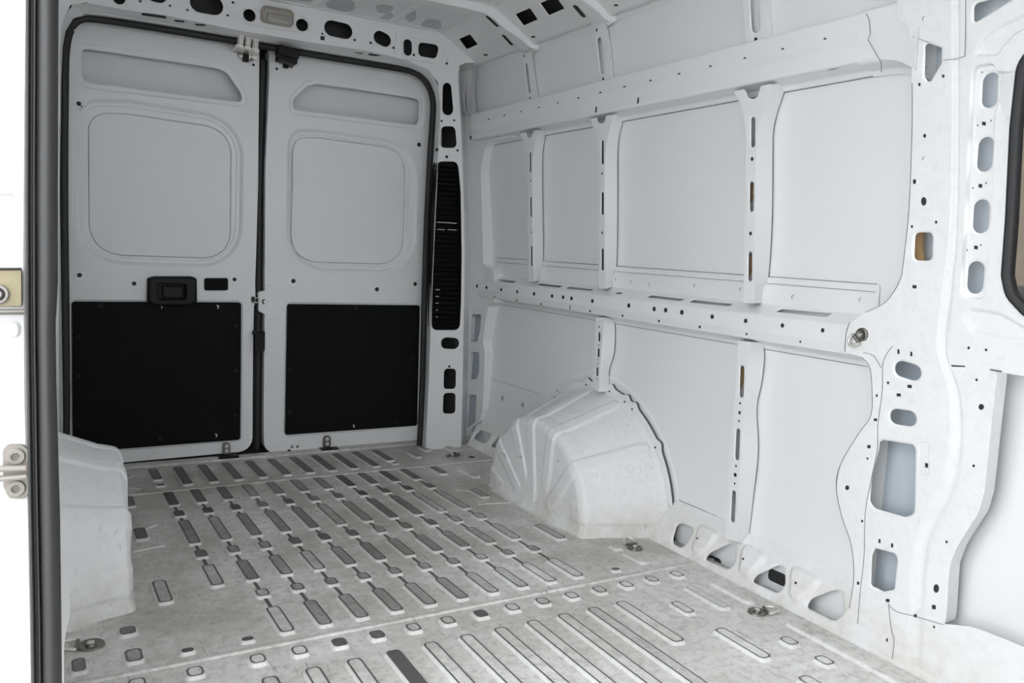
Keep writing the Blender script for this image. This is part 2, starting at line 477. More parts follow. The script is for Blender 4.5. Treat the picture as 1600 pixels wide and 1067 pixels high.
    # cross seams: shallow steps in the sheet
    def seam(y, h):
        for dy, hh, wv in ((-.016, 0, 0), (-.012, h, .12), (-.004, h, .2), (.0, h * .2, .55), (.004, -.002, .55), (.009, 0, .3), (.024, 0, .16), (.03, 0, 0)):
            marks.append(([q(X0 + .001, y + dy), q(X1 - .001, y + dy), q(X1 - .001, y + dy + .0008), q(X0 + .001, y + dy + .0008)], hh, wv))
    seam(1.945, .0045); seam(3.335, .004)
    mb.sheet(FL, outline, holes, (), marks, curl=0)
    # rear threshold: up and over the lip
    prof = [(3.71, 0), (3.712, .008), (3.72, .011), (3.76, .011), (3.775, .006), (3.80, -.03)]
    mb.loft([[Vector((X0, y, z)), Vector((X1, y, z))] for y, z in prof])
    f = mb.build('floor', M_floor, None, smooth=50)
    ub = PLUG.build('drain_plug', M_dark, f)
    tag(f, kind='structure')
    # embossed corner brackets on the floor near the arches
    return f
build_floor()

# ================================================================== REAR FRAME (header, corner pillars)
RF_EDGE = [(727, 98), (717, 103), (715.5, 125), (718.5, 165), (722, 250), (725, 330), (726, 400), (724.5, 500), (722.5, 600), (720.5, 684)]
def build_rear_frame():
    mb = MB(); P = YF
    # the opening, as seen in the frame plane
    open_px = [(92, 760), (92, 300), (93, 70), (97, 35), (110, 8), (135, 4), (200, 16), (266, 25), (362, 45), (485, 66), (580, 80), (636, 94), (668, 108), (684, 128), (689, 165), (684, 260), (676, 435), (670, 600), (664, 740)]
    opn = raw(P, open_px)
    x0 = -.12
    cor = [Vector((-.11, 3.6, .0)), Vector((-.11, 3.6, 1.93)), Vector((-.02, 3.6, ROOF)), Vector((1.56, 3.6, ROOF)), Vector((1.62, 3.6, ROOF - .006)), Vector((1.80, 3.6, 1.868))] + [at(u, v, YF) for u, v in RF_EDGE]
    # outline: outer boundary then back along the opening, bottom pieces left open
    a = [P.to2(v) for v in cor]
    bl = P.to2(Vector((at(92, 760, P).x, 3.6, 0))); br = P.to2(Vector((at(664, 740, P).x, 3.6, 0)))
    a[0] = P.to2(Vector((-.11, 3.6, 0))); a[-1] = P.to2(Vector((at(720.5, 684, P).x, 3.6, 0)))
    out = a + [br] + list(reversed(opn[1:-1])) + [bl]
    H = []
    H += [slot(P, (518.7, 44), (539.5, 48.5), 12), slot(P, (594, 58.5), (601.6, 62.4), 10.3), slot(P, (638, 68), (638, 79.5), 7)]
    H += [rp(P, [(655, 65), (688, 70), (682, 91.5), (654.4, 87)], .02)]
    H += [circ(P, 390.3, 23.4, 9.5, 20), circ(P, 472.5, 38.7, 9.5, 20), circ(P, 186, -2.5, 9), slot(P, (312, 4.5), (334, 8.5), 14.5), slot(P, (240, -9), (249, -7), 11)]
    for u, v, r in ((554, 62.4, 2), (579.3, 67, 2), (615, 74.7, 2), (647, 85.6, 2), (219, 2, 2), (265.5, 9, 1.8), (293, 15.5, 1.8), (355.7, 24, 1.8), (364, 4, 2), (503.6, 52.8, 1.6), (698, 99, 2), (690, 189, 1.8), (709.5, 188, 1.8), (683, 234, 2), (715, 235, 2)):
        H.append(circ(P, u, v, r, 10, 1.15))
    for u, v, r in ((504, 59.6, 3.4), (698, 245, 2.2), (702, 572.6, 1.8)):
        H.append(rp(P, [(u - r, v - r), (u + r, v - r * .9), (u + r, v + r), (u - r, v + r * .9)], .0))
    H += [rp(P, [(692.5, 129), (705, 129), (709.5, 180), (691, 180)], .03), rp(P, [(690.5, 197), (711.5, 197), (714.5, 231), (687.5, 231)], .022)]
    H += [rp(P, [(683, 252), (716, 252), (720.5, 300), (722, 400), (721, 470), (719, 516), (674.5, 516), (674, 440), (676, 330), (680, 290)], .03)]
    H += [slot(P, (697.5, 536), (710, 536.8), 9), rp(P, [(694.3, 576), (713, 576), (712.5, 608), (693.5, 608)], .018), rp(P, [(693.3, 614), (712.3, 614), (712, 646.5), (692.2, 646.5)], .018)]
    B = [(rp(P, [(380, 8), (482, 28), (482, 54), (380, 38)], .02), 0, -.0035, .006),
         (rp(P, [(627, 57), (697, 66), (690, 101), (628, 93)], .02), 0, -.004, .007)]
    H2 = []
    for h in H:
        c = h[0]; dep = 0
        for b in B[:]:
            if inside(np.array([c[0]]), np.array([c[1]]), b[0])[0]: dep = b[2]
        H2.append((h, dep))
    # weld joints in the header: fine grooves
    for u0, v0, u1, v1 in ((200, -10, 198, 16), (619, 49, 616, 84)):
        B.append((raw(P, [(u0 - .9, v0), (u0 + .9, v0), (u1 + .9, v1), (u1 - .9, v1)]), 0, -.002, .0009))
    B.append((rp(P, [(678, 660), (721, 657), (722, 688), (677, 688)], .006), 0, .003, .003))
    mb.sheet(P, out, H2, B, curl=.004)
    # the return of the opening, from the frame back to the seal
    sp = seal_path(outer=True)
    N = 90
    def resample(pts, n):
        pts = [Vector(p) for p in pts]; d = [0]
        for a_, b_ in zip(pts[:-1], pts[1:]): d.append(d[-1] + (b_ - a_).length)
        o = []
        j = 0
        for i in range(n):
            t = d[-1] * i / (n - 1)
            while j < len(d) - 2 and d[j + 1] < t: j += 1
            f = (t - d[j]) / max(1e-9, d[j + 1] - d[j]); o.append(pts[j].lerp(pts[j + 1], f))
        return o
    A = [Vector((at(92, 760, P).x, 3.6, 0))] + [at(u, v, P) for u, v in open_px[1:-1]] + [Vector((at(664, 740, P).x, 3.6, 0))]
    A = resample(A, N); Bq = resample(sp, N)
    mid = []
    mb.loft([A, [a_.lerp(b_, .04) + Vector((0, .004, 0)) for a_, b_ in zip(A, Bq)], [a_.lerp(b_, .72) for a_, b_ in zip(A, Bq)], [a_.lerp(b_, .80) + Vector((0, -.006, 0)) for a_, b_ in zip(A, Bq)], [b_ + Vector((0, -.012, 0)) for b_ in Bq], [b_ + Vector((0, .03, 0)) for b_ in Bq]])
    o = mb.build('wall_rear', M_white, None, thick=.0014, smooth=32)
    tag(o, kind='structure')
    # slots of the header return: near-black patches painting the shade inside
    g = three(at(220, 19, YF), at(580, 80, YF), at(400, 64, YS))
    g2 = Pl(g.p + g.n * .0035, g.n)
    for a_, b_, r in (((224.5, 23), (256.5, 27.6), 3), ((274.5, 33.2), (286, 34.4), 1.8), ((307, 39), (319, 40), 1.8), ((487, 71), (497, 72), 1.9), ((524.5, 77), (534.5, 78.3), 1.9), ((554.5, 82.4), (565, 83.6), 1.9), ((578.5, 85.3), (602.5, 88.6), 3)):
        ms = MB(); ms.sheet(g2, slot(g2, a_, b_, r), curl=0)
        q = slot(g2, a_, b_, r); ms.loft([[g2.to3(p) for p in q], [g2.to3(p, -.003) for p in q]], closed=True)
        ms.build('slot_shade', M_dark, o)
    # near-black sheets behind the frame, painting the shade in its holes
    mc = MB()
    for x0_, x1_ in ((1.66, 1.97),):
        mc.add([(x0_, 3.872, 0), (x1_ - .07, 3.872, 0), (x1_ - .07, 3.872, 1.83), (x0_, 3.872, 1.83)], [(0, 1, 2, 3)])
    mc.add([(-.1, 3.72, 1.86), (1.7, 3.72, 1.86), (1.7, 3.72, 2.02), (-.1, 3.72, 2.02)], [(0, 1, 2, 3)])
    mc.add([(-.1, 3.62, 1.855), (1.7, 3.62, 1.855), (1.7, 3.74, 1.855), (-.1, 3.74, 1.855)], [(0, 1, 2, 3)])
    mc.build('cavity_shade_sheet', M_cavity_shade, o, thick=.002)
    return o

def seal_path(outer=False):
    px = [(99.5, 735), (103, 650), (102, 500), (100, 300), (101, 120), (103, 75), (108, 50), (116, 37), (128, 30), (145, 29.5), (200, 37), (300, 53), (370, 65), (467, 82), (560, 97), (622, 107), (646, 113), (662, 124), (672, 140), (677, 162), (675, 200), (671, 265), (667, 350), (664, 435), (660, 600), (656, 690), (655, 715)]
    if outer:
        c = at(390, 380, YS)
        return [at(u, v, YS) + (at(u, v, YS) - c).normalized() * .015 for u, v in px]
    return [at(u, v, YS) for u, v in px]

def smooth_path(p, n=4):
    out = []
    for i in range(len(p) - 1):
        a, b, c, d = p[max(i - 1, 0)], p[i], p[i + 1], p[min(i + 2, len(p) - 1)]
        for k in range(n):
            t = k / n
            out.append(.5 * ((2 * b) + (c - a) * t + (2 * a - 5 * b + 4 * c - d) * t * t + (3 * b - a - 3 * c + d) * t ** 3))
    out.append(p[-1]); return out
rear_frame = build_rear_frame()
ms = MB(); ms.tube(smooth_path(seal_path()), .0155, 12, flat=.9)
tag(ms.build('door_seal', M_black), 'black rubber weatherstrip framing the rear door opening', 'seal')

# air outlet grille in the right corner pillar
def build_vent():
    P = Pl((0, 3.606, 0), (0, -1, 0)); root = None
    fr = rp(P, [(681.5, 250), (717.5, 250), (722.5, 300), (724, 400), (723, 472), (720.5, 518), (673, 518), (672.5, 440), (674.5, 330), (678.5, 290)], .032)
    inn = inset(fr, .012)
    mb = MB(); mb.sheet(P, fr, [inn], (), curl=.002)
    mb.loft([[P.to3(q, 0) for q in inn], [P.to3(q, -.03) for q in inn]], closed=True)
    b = Pl((0, 3.64, 0), (0, -1, 0)); mb.sheet(b, [b.to2(P.to3(q)) for q in fr], curl=0)
    ml = mb; n = 34
    for k in range(n):
        v = 262 + (508 - 262) * k / (n - 1)
        z = at(700, v, P).z
        t = (v - 250) / 268
        xl = at(681 - 6.2 * min(1, t * 1.4), v, P).x; xr = at(718 + 3.4 * math.sin(t * 3.1), v, P).x
        w_ = xr - xl
        xs = [(xl + .006, xr - .006)]
        for a_, b_ in xs:
            c = ((a_ + b_) / 2, 3.622, z)
            ml.box(c, b_ - a_, .026, .0022, Matrix.Rotation(math.radians(38), 4, 'X'))
    e = mb.build('air_vent', M_plastic, None, smooth=40)
    # daylight glints through the gaps, painted as pale bars
    for u0, u1, v in ((683, 713, 348), (683, 695, 358.5), (700, 713, 359), (681, 687, 452.5), (681, 685.5, 463), (681, 685, 473.5), (681, 684.5, 484.5), (681, 684, 495)):
        q = Pl((0, 3.603, 0), (0, -1, 0)); a_ = at(u0, v, q); b_ = at(u1, v, q)
        mc = MB(); mc.box((a_ + b_) / 2, (b_ - a_).length, .004, .0035); mc.build('glint_bar', M_glint, e)
    tag(e, 'tall black louvred air vent in the rear corner pillar', 'vent')
M_glint = mat('pale_glint', (.55, .56, .57), .5)
build_vent()

# dome lamp in the header
def build_lamp():
    P = YF; mb = MB()
    o_ = rp(P, [(407.5, 8.5), (458.5, 17.5), (457.5, 44.5), (406.5, 34.5)], .02)
    rings = [[P.to3(q, h) for q in inset(o_, d)] for d, h in ((0, 0), (0, .012), (.004, .020), (.010, .022), (.013, .017))]
    mb.loft(rings, closed=True); mb.sheet(P, inset(o_, .013), curl=0, h0=.017)
    e = mb.build('dome_lamp', M_lampframe, None, smooth=50)
    l_ = rp(P, [(415.5, 21), (455.8, 28), (454.5, 41.5), (415, 34)], .008)
    ml = MB(); ml.loft([[P.to3(q, h) for q in inset(l_, d)] for d, h in ((0, .014), (0, .022), (.003, .025))], closed=True)
    ml.sheet(P, inset(l_, .003), curl=0, h0=.025)
    tag(ml.build('lens', M_lens, e, smooth=50), 'greyish ribbed lens')
    tag(e, 'beige rectangular dome lamp set in the header over the rear doors', 'lamp')
build_lamp()

# ================================================================== REAR DOORS
def fastener(mb, P, u, v, r, h=.003, hh=0):
    c = at(u, v, P) + P.n * hh; R = pxr(u, v, P, r)
    mb.cyl(c, P.n, R, h, 16, R * .85)
def hexbolt(mb, c, ax, r, h):
    mb.cyl(c, ax, r * 1.5, h * .35, 20, r * 1.45); mb.cyl(Vector(c) + Vector(ax).normalized() * h * .3, ax, r, h * .7, 6, r * .95)
def board(root, px, r, dots):
    P = Pl((0, 3.752, 0), (0, -1, 0)); o_ = rp(P, px, r); mb = MB()
    mb.loft([[P.to3(q, h) for q in inset(o_, d)] for d, h in ((0, -.006), (0, 0), (.0015, .0012))], closed=True)
    mb.sheet(P, inset(o_, .0015), curl=0, h0=.0012)
    b = mb.build('board', M_board, root, smooth=40); tag(b, 'black hardboard trim panel')
    for u, v in dots:
        m2 = MB(); fastener(m2, P, u, v, 3, .0025, .001); m2.build('rivet', M_plastic, b)
    return b
def bracket(root, u, v, w=6.0, top=-12, hgt=18):
    """floor catch at the door foot: plate with a rounded head, two bolts, dark foot"""
    P = Pl((0, 3.745, 0), (0, -1, 0)); mb = MB()
    o_ = rp(P, [(u - w, v + top), (u + w, v + top), (u + w, v + top + hgt), (u - w, v + top + hgt)], [.017, .017, .002, .002], 8)
    mb.loft([[P.to3(q, h) for q in inset(o_, d)] for d, h in ((0, -.008), (0, 0), (.001, .001))], closed=True); mb.sheet(P, inset(o_, .001), curl=0, h0=.001)
    b = mb.build('catch_plate', M_greymetal, root)
    for dv in (top + 5.5, top + 13):
        m2 = MB(); hexbolt(m2, at(u + .3, v + dv, P), P.n, pxr(u, v, P, 2.0), .006); m2.build('bolt', M_steel, b)
    m3 = MB(); c = at(u + 2, v + top + hgt + 3, P); m3.box(c + Vector((0, -.008, 0)), .085, .05, .014); m3.build('catch_foot', M_plastic, b, bevel=.002)

def build_door(side):
    root = empty('door_%d' % side, (.45 if side == 1 else 1.25, 3.76, 0)); tag(root, kind='structure')
    bpy.context.view_layer.update()
    P = YD; mb = MB()
    if side == 1:
        out = rp(P, [(88, 728), (88, 10), (140, 16), (300, 44), (404, 62), (405, 90), (403, 290), (400, 400), (398.5, 440), (399, 468), (396.5, 480), (395, 560), (394.3, 704), (185, 723)], [.0, .1, 0, 0, .01, 0, 0, 0, 0, 0, 0, 0, .06, .0])
        H = [(rp(P, [(128, 76), (139, 76.5), (338, 106), (355, 113), (378, 147), (378, 159.5), (127.5, 127)], [.03, 0.02, .04, .04, .05, .02, .03]), -.004)]
        B = [(rp(P, [(119, 66), (139, 67), (340, 97), (361, 106), (386, 146), (387, 169), (118, 137)], [.05, .02, .06, .04, .07, .05, .05]), 0, -.004, .008, 1)]
        wo = rp(P, [(111, 152), (200, 155), (382, 184), (379, 421), (113, 411)], [.16, 0, .17, .18, .18], 10)
        wb = [(137.5, 174), (200, 177), (363, 201), (361, 405), (139.5, 398)]; wr = [.10, 0, .11, .11, .12]
        bd = [(112.5, 471), (377, 472.5), (375.5, 687), (114, 707)]
        holes = ((123, 162, 3.6), (124, 430, 3.6), (209.5, 443, 3.4), (366.3, 436.5, 3.2), (396, 101.5, 2.2))
        rings_ = ((124, 430, 9.5), (366.3, 436.5, 8.5), (123.5, 162, 8))
        rect = [(319, 434.5), (356.5, 434.5), (356.5, 454), (319, 454)]
    else:
        out = rp(P, [(421, 75), (520, 84), (622, 102), (690, 110), (690, 690), (655, 687), (530, 697), (500, 699), (476, 707), (440, 710), (413, 705), (412, 662), (413.5, 500), (415, 260), (421, 118)], [.01, 0, 0, 0, 0, .0, .0, .03, .03, .0, .08, 0, 0, 0, 0])
        H = [(rp(P, [(458.5, 170), (459, 155), (481, 134), (496, 130.5), (645, 152.5), (655.5, 156), (655, 196), (466, 171)], [.02, .03, .03, .02, .02, .02, .03, .02]), -.004)]
        B = [(rp(P, [(452, 178), (451, 152), (476, 126), (496, 122), (646, 144), (664, 149), (663, 205), (463, 180)], [.04, .05, .05, .02, .02, .05, .05, .04]), 0, -.004, .008, 1)]
        wo = rp(P, [(449, 200), (500, 201), (653, 223), (649, 428), (446.5, 422)], [.17, 0, .17, .18, .18], 10)
        wb = [(459, 213), (500, 214.5), (637, 233), (632, 414), (455, 409)]; wr = [.11, 0, .11, .12, .12]
        bd = [(449, 475), (656, 477), (651.5, 665), (445.5, 679.5)]
        holes = ((458.3, 439, 3.6), (654.6, 226, 3.4), (648.5, 443.7, 3.2), (589, 452, 3.4), (432.5, 107.5, 2.2))
        rings_ = ((458.3, 439, 8.5), (648.5, 443.7, 7.5), (654, 226, 7))
        rect = None
    wi = inset(wo, .034)
    B.append((wo, 0, -.014, .017, 1)); B.append((inset(wo, .026), -.014, -.018, .004, 1))
    wbl = rp(P, wb, wr, 10)
    H.append((wbl, -.018))
    for u, v, r in holes: H.append(circ(P, u, v, r, 14))
    for u, v, r in rings_: B.append((circ(P, u, v, r, 24), 0, .0016, .0025, 1))
    hh = []
    for h in H:
        hp, hb = h if isinstance(h, tuple) else (h, 0)
        if len(hp) == 14 and any(abs(hp[0][0] - circ(P, u, v, 3.6, 14)[0][0]) < .03 and abs(hp[0][1] - circ(P, u, v, 3.6, 14)[0][1]) < .03 for u, v, r in rings_): hb = .0016
        hh.append((hp, hb))
    if rect: hh.append(rp(P, rect, .01)); B.append((rp(P, [(317, 432.5), (358.5, 432.5), (358.5, 456), (317, 456)], .012), 0, .0015, .002, 1))
    # recess around the board
    bo = rp(P, [(bd[0][0] - 2.5, bd[0][1] - 3), (bd[1][0] + 2.5, bd[1][1] - 3), (bd[2][0] + 2.5, bd[2][1] + 2.5), (bd[3][0] - 2.5, bd[3][1] + 3)], .024)
    B.append((bo, 0, -.005, .0035, 1))
    if side == 1:
        hh.append(rp(P, [(392.5, 463.5), (399.5, 463.5), (399.5, 474), (392.5, 474)], .004))
        B.append((rp(P, [(205, 436), (219, 433), (219, 452), (205, 451)], .004), 0, .001, .0015, 1))
    mb.sheet(P, out, hh, B, curl=.003)
    # turned edge of the leaf, back to the outer skin
    O3 = [P.to3(q) for q in out]
    mb.loft([O3, [p + Vector((0, .004, 0)) for p in O3], [p + Vector((0, .08, 0)) for p in O3]], closed=True)
    mb.build('inner_panel', M_white, root, thick=.0012, smooth=40)
    # outer skin
    m2 = MB(); m2.sheet(YO, [YO.to2(p + Vector((0, .08, 0))) for p in O3], curl=0)
    m2.build('outer_panel', M_skin, root, thick=.0012)
    # blanked window
    m3 = MB(); wq = inset(wbl, .0022); Pw = Pl((0, 3.7715, 0), (0, -1, 0))
    m3.loft([[P.to3(q, h) for q in inset(wq, d)] for d, h in ((0, -.028), (0, -.0195), (.0012, -.0182))], closed=True)
    m3.sheet(P, inset(wq, .0012), curl=0, h0=-.0182)
    m3.build('window_blank', M_skin, root, smooth=40)
    if side == 1:
        dots = [(157, 478.5), (369, 509), (122.5, 526), (122.5, 587), (368, 579), (367, 648.5), (124, 663), (251, 685)]
        screw_glints = [(339, 479.5, 3.2), (251.5, 480, 2.2), (336.5, 680.5, 3)]
    else:
        dots = [(556, 481), (453, 577), (452, 643), (620, 660), (645, 560)]
        screw_glints = [(551.5, 666, 2.6)]
    b = board(root, bd, .012, dots)
    PB = Pl((0, 3.7505, 0), (0, -1, 0))
    for u, v, r in screw_glints:       # pale crescents painting the light caught on screw heads
        m4 = MB(); c = at(u, v, PB); R = pxr(u, v, PB, r)
        rr = [[c + Vector((math.cos(t) * R * k, -.0012 * q, math.sin(t) * R * k)) for t in [(-1.2 + 2.9 * i / 10) for i in range(11)]] for k, q in ((1, 0), (.8, 1), (.45, 0))]
        m4.loft(rr); m4.build('chip', M_screw_glint, b)
    if rect:
        m5 = MB(); Pc = Pl((0, 3.766, 0), (0, -1, 0)); m5.sheet(Pc, rp(Pc, [(316, 431), (359, 431), (359, 457), (316, 457)], 0), curl=0); m5.build('hole_backing', M_board, root, thick=.002)  # near-black plate behind the rectangular hole
        # inside handle
        h = MB(); ho = rp(P, [(229.5, 434), (240, 431.3), (297, 431.3), (306.5, 434), (307, 470), (298, 478), (238, 477.5), (229, 470)], [.012, .01, .01, .012, .01, .02, .02, .01])
        ri = rp(P, [(242, 442.5), (290, 443.5), (289, 468), (247, 467.5)], .012)
        h.loft([[P.to3(q, z) for q in inset(ho, d)] for d, z in ((0, 0), (.001, .024), (.006, .031), (.012, .033))], closed=True)
        h.sheet(P, inset(ho, .012), [(ri, .033)], (), curl=.003, h0=.033)
        h.loft([[P.to3(q, .030) for q in ri], [P.to3(q, .004) for q in inset(ri, .004)]], closed=True); h.sheet(P, inset(ri, .004), curl=0, h0=.004)
        hb = h.build('handle_cup', M_plastic, root, smooth=40)
        g = MB(); go = rp(P, [(252, 446), (286, 446.5), (285, 465), (254, 464.5)], .01)
        g.loft([[P.to3(q, z) for q in inset(go, d)] for d, z in ((0, 0), (0, .016), (.004, .020))], closed=True); g.sheet(P, inset(go, .004), curl=0, h0=.020)
        g.build('lever', M_plastic, hb, smooth=40)
        # latch throat
        t = MB(); t.box(at(396.5, 469, YD) + Vector((0, .02, 0)), .05, .03, .045); t.build('latch_throat', M_dark, root)
        k = MB(); a_ = at(393, 472.5, YD); k.tube([a_ + Vector((.0, -.002, 0)), a_ + Vector((.03, -.004, 0)), a_ + Vector((.032, -.004, .02)), a_ + Vector((.012, -.002, .022))], .003, 8); k.build('latch_claw', M_steel, root)
        # top catch, bright
        latch_top(root, 387.5, 84, False)
        bracket(root, 354, 703.5)
    else:
        # striker plate on the leading edge
        PS = Pl((0, 3.757, 0), (0, -1, 0)); s_ = MB()
        so = rp(PS, [(403.5, 456.5), (414, 454), (414, 445.5), (428.5, 445.5), (428.5, 499), (414, 499), (414, 491), (404, 486)], [.01, .0, .0, .012, .012, 0, 0, .01])
        hl = circ(PS, 413.5, 471.5, 4.2, 16)
        s_.loft([[PS.to3(q, z) for q in inset(so, d)] for d, z in ((0, -.03), (0, 0), (.001, .001))], closed=True)
        s_.sheet(PS, inset(so, .001), [(hl, .001)], curl=.002, h0=.001)
        sp_ = s_.build('striker_plate', M_white, root, smooth=40)
        q_ = MB(); q_.cyl(at(413.5, 471.5, PS) + Vector((0, .006, 0)), (0, -1, 0), .006, .006, 14); q_.build('screw', M_steel, sp_)
        m6 = MB(); Pd = Pl((0, 3.775, 0), (0, -1, 0)); m6.cyl(at(413.5, 471.5, Pd), (0, -1, 0), .014, .004); m6.build('screw_recess', M_dark, sp_)
        # black latch below it
        l_ = MB(); l_.box(at(404.8, 532, PS) + Vector((0, -.012, 0)), .037, .05, .088); l_.box(at(398.5, 519, PS) + Vector((0, -.02, 0)), .03, .03, .018)
        l_.build('edge_latch', M_plastic, root, bevel=.004)
        latch_top(root, 450, 94, True)
        bracket(root, 511, 692.5)
        # foot fitting near the meeting edge
        P2 = Pl((0, 3.756, 0), (0, -1, 0)); f = MB()
        fo = rp(P2, [(446, 706), (449, 697), (455, 694.5), (466, 693), (471, 699), (471, 709), (446, 709.5)], [.01, .01, .01, .01, .01, 0, 0])
        f.loft([[P2.to3(q, z) for q in inset(fo, d)] for d, z in ((0, 0), (0, .002), (.001, .003))], closed=True); f.sheet(P2, inset(fo, .001), curl=0, h0=.003)
        ff = f.build('foot_fitting', M_white, root)
        for u, v in ((456, 698), (464.5, 697.5)):
            z_ = MB(); fastener(z_, P2, u, v, 2.2, .004, .003); z_.build('screw', M_greymetal, ff)
        z_ = MB(); fastener(z_, P2, 451.5, 706, 4.2, .006, .003); z_.build('buffer', M_plastic, ff)
        # meeting-edge seal, black, standing in the gap
        g = MB(); g.tube([at(u, v, Pl((0, 3.80, 0), (0, -1, 0))) for u, v in ((410, 95), (407.5, 180), (404.5, 300), (403, 430), (402, 560), (401, 700))], .02, 10)
        g.build('edge_seal', M_black, root)
        for pl_, px_ in ((Pl((0, 3.745, 0), (0, -1, 0)), [(404, 78), (422, 82), (423, 116), (417.5, 120), (405, 118)]),):
            pass
    # world placement: children were built in world space
    for c in list(root.children):
        c.matrix_parent_inverse = root.matrix_world.inverted()
    return root
M_screw_glint = mat('pale_screw_glint', (.85, .85, .84), .4)
def latch_top(root, u, v, black):
    P = Pl((0, 3.742, 0), (0, -1, 0))
    QL = Pl((0, 3.655, 0), (0, -1, 0)); mb = MB()
    if black:
        c = at(449, 83, QL); R_ = Matrix.Rotation(.13, 4, 'Y')
        mb.box(c, .090, .06, .040, R_); mb.box(c + Vector((.004, .03, -.022)), .082, .07, .030, R_)
        b = mb.build('top_latch', M_plastic, root, bevel=.006)
    else:
        c = at(387.5, 65.5, QL); R_ = Matrix.Rotation(.10, 4, 'Y')
        for k in (-1, 0, 1):
            mb.cyl(c + Vector((k * .030, 0, -.020 - k * .003)), (0, 0, 1), .0125, .036, 16)
            mb.box(c + Vector((k * .030, .004, -.006 - k * .003)), .024, .022, .050, R_)
        mb.box(c + Vector((0, .010, -.024)), .098, .016, .008, R_); mb.box(c + Vector((0, .010, .020)), .098, .016, .006, R_)
        mb.box(c + Vector((0, .045, -.030)), .096, .07, .006, R_)
        b = mb.build('top_latch', M_steel, root, bevel=.0012)
        tag(b, 'bright zinc latch')
    pl_ = MB(); p0 = at(u, v, P); oo = rp(P, [(u - 15, v - 3), (u + 16, v), (u + 15, v + 9), (u + 5, v + 10), (u - 4, v + 8), (u - 14, v + 5)], .006)
    pl_.loft([[P.to3(q, z) for q in inset(oo, d)] for d, z in ((0, -.012), (0, 0), (.001, .001))], closed=True); pl_.sheet(P, inset(oo, .001), curl=0, h0=.001)
    pp = pl_.build('latch_plate', M_steel if not black else M_skin, b)
    for du, dv in ((-12.5, -.5), (6, 1), (5.5, 9)) if not black else ((-11, 0), (5, 10)):
        z_ = MB(); hexbolt(z_, at(u + du, v + dv, P), P.n, .0055, .006); z_.build('bolt', M_greymetal, pp)
    z_ = MB(); z_.box(at(u - 4, v + 5, P) + Vector((0, -.006, 0)), .024, .02, .042); z_.build('stop_pad', M_plastic, pp, bevel=.002)
door1 = build_door(1)
door2 = build_door(2)
# unseen dark box added behind the doors to stop light through their gaps
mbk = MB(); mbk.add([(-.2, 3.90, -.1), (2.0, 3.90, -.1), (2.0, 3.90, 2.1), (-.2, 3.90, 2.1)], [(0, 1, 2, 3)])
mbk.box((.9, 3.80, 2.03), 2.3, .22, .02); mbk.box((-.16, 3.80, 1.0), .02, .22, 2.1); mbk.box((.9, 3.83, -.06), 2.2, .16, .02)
tag(mbk.build('rear_light_block', M_dark, None, thick=.01), kind='structure')

# ================================================================== RIGHT SIDE WALL
wall = empty('wall_right', (1.93, 1.6, 0)); tag(wall, kind='structure')
bpy.context.view_layer.update()
def child(o, root):
    o.parent = root; o.matrix_parent_inverse = root.matrix_world.inverted(); return o
def strips(mb, prof, y0, y1, holes=None, rnd=.004, bumps=None):
    """a pressed section running along Y: prof is (x, z) from top to bottom, each bend rounded"""
    holes = holes or {}; bumps = bumps or {}
    n = len(prof); ends = []
    V = [Vector((p[0], 0, p[1])) for p in prof]
    segs = []
    for i in range(n - 1):
        a, b = V[i].copy(), V[i + 1].copy(); d = (b - a); L = d.length; d.normalize()
        r = min(rnd, L * .25)
        if i > 0: a = a + d * r
        if i < n - 2: b = b - d * r
        segs.append((a, b))
    for i, (a, b) in enumerate(segs):
        mid = (a + b) / 2 + Vector((0, (y0 + y1) / 2, 0)); nn = (b - a).cross(Vector((0, 1, 0))).normalized()
        if nn.dot(CAM - mid) < 0: nn = -nn
        pl = Pl(mid, nn)
        q = [pl.to2(Vector((p.x, y, p.z))) for p, y in ((a, y0), (b, y0), (b, y1), (a, y1))]
        mb.sheet(pl, q, holes[i](pl) if i in holes else (), bumps[i](pl) if i in bumps else (), curl=.002)
        if i + 1 < len(segs):
            c = V[i + 1]; a2 = segs[i + 1][0]; rr = []
            for k in range(5):
                t = k / 4; p = b * (1 - t) ** 2 + c * 2 * t * (1 - t) + a2 * t * t; rr.append([Vector((p.x, y0, p.z)), Vector((p.x, y1, p.z))])
            mb.loft(rr)
def ellipse(pl, u, v, ru, rv, n=12):
    c = at2(u, v, pl); a = at2(u + ru, v, pl); b = at2(u, v + rv, pl)
    A = (a[0] - c[0], a[1] - c[1]); B = (b[0] - c[0], b[1] - c[1])
    return [(c[0] + A[0] * math.cos(t) + B[0] * math.sin(t), c[1] + A[1] * math.cos(t) + B[1] * math.sin(t)) for t in (2 * math.pi * k / n for k in range(n))]
def quad(pl, u, v, ru, rv=None, r=0):
    rv = rv or ru
    return rp(pl, [(u - ru, v - rv), (u + ru, v - rv * .8), (u + ru, v + rv), (u - ru, v + rv * .8)], r)

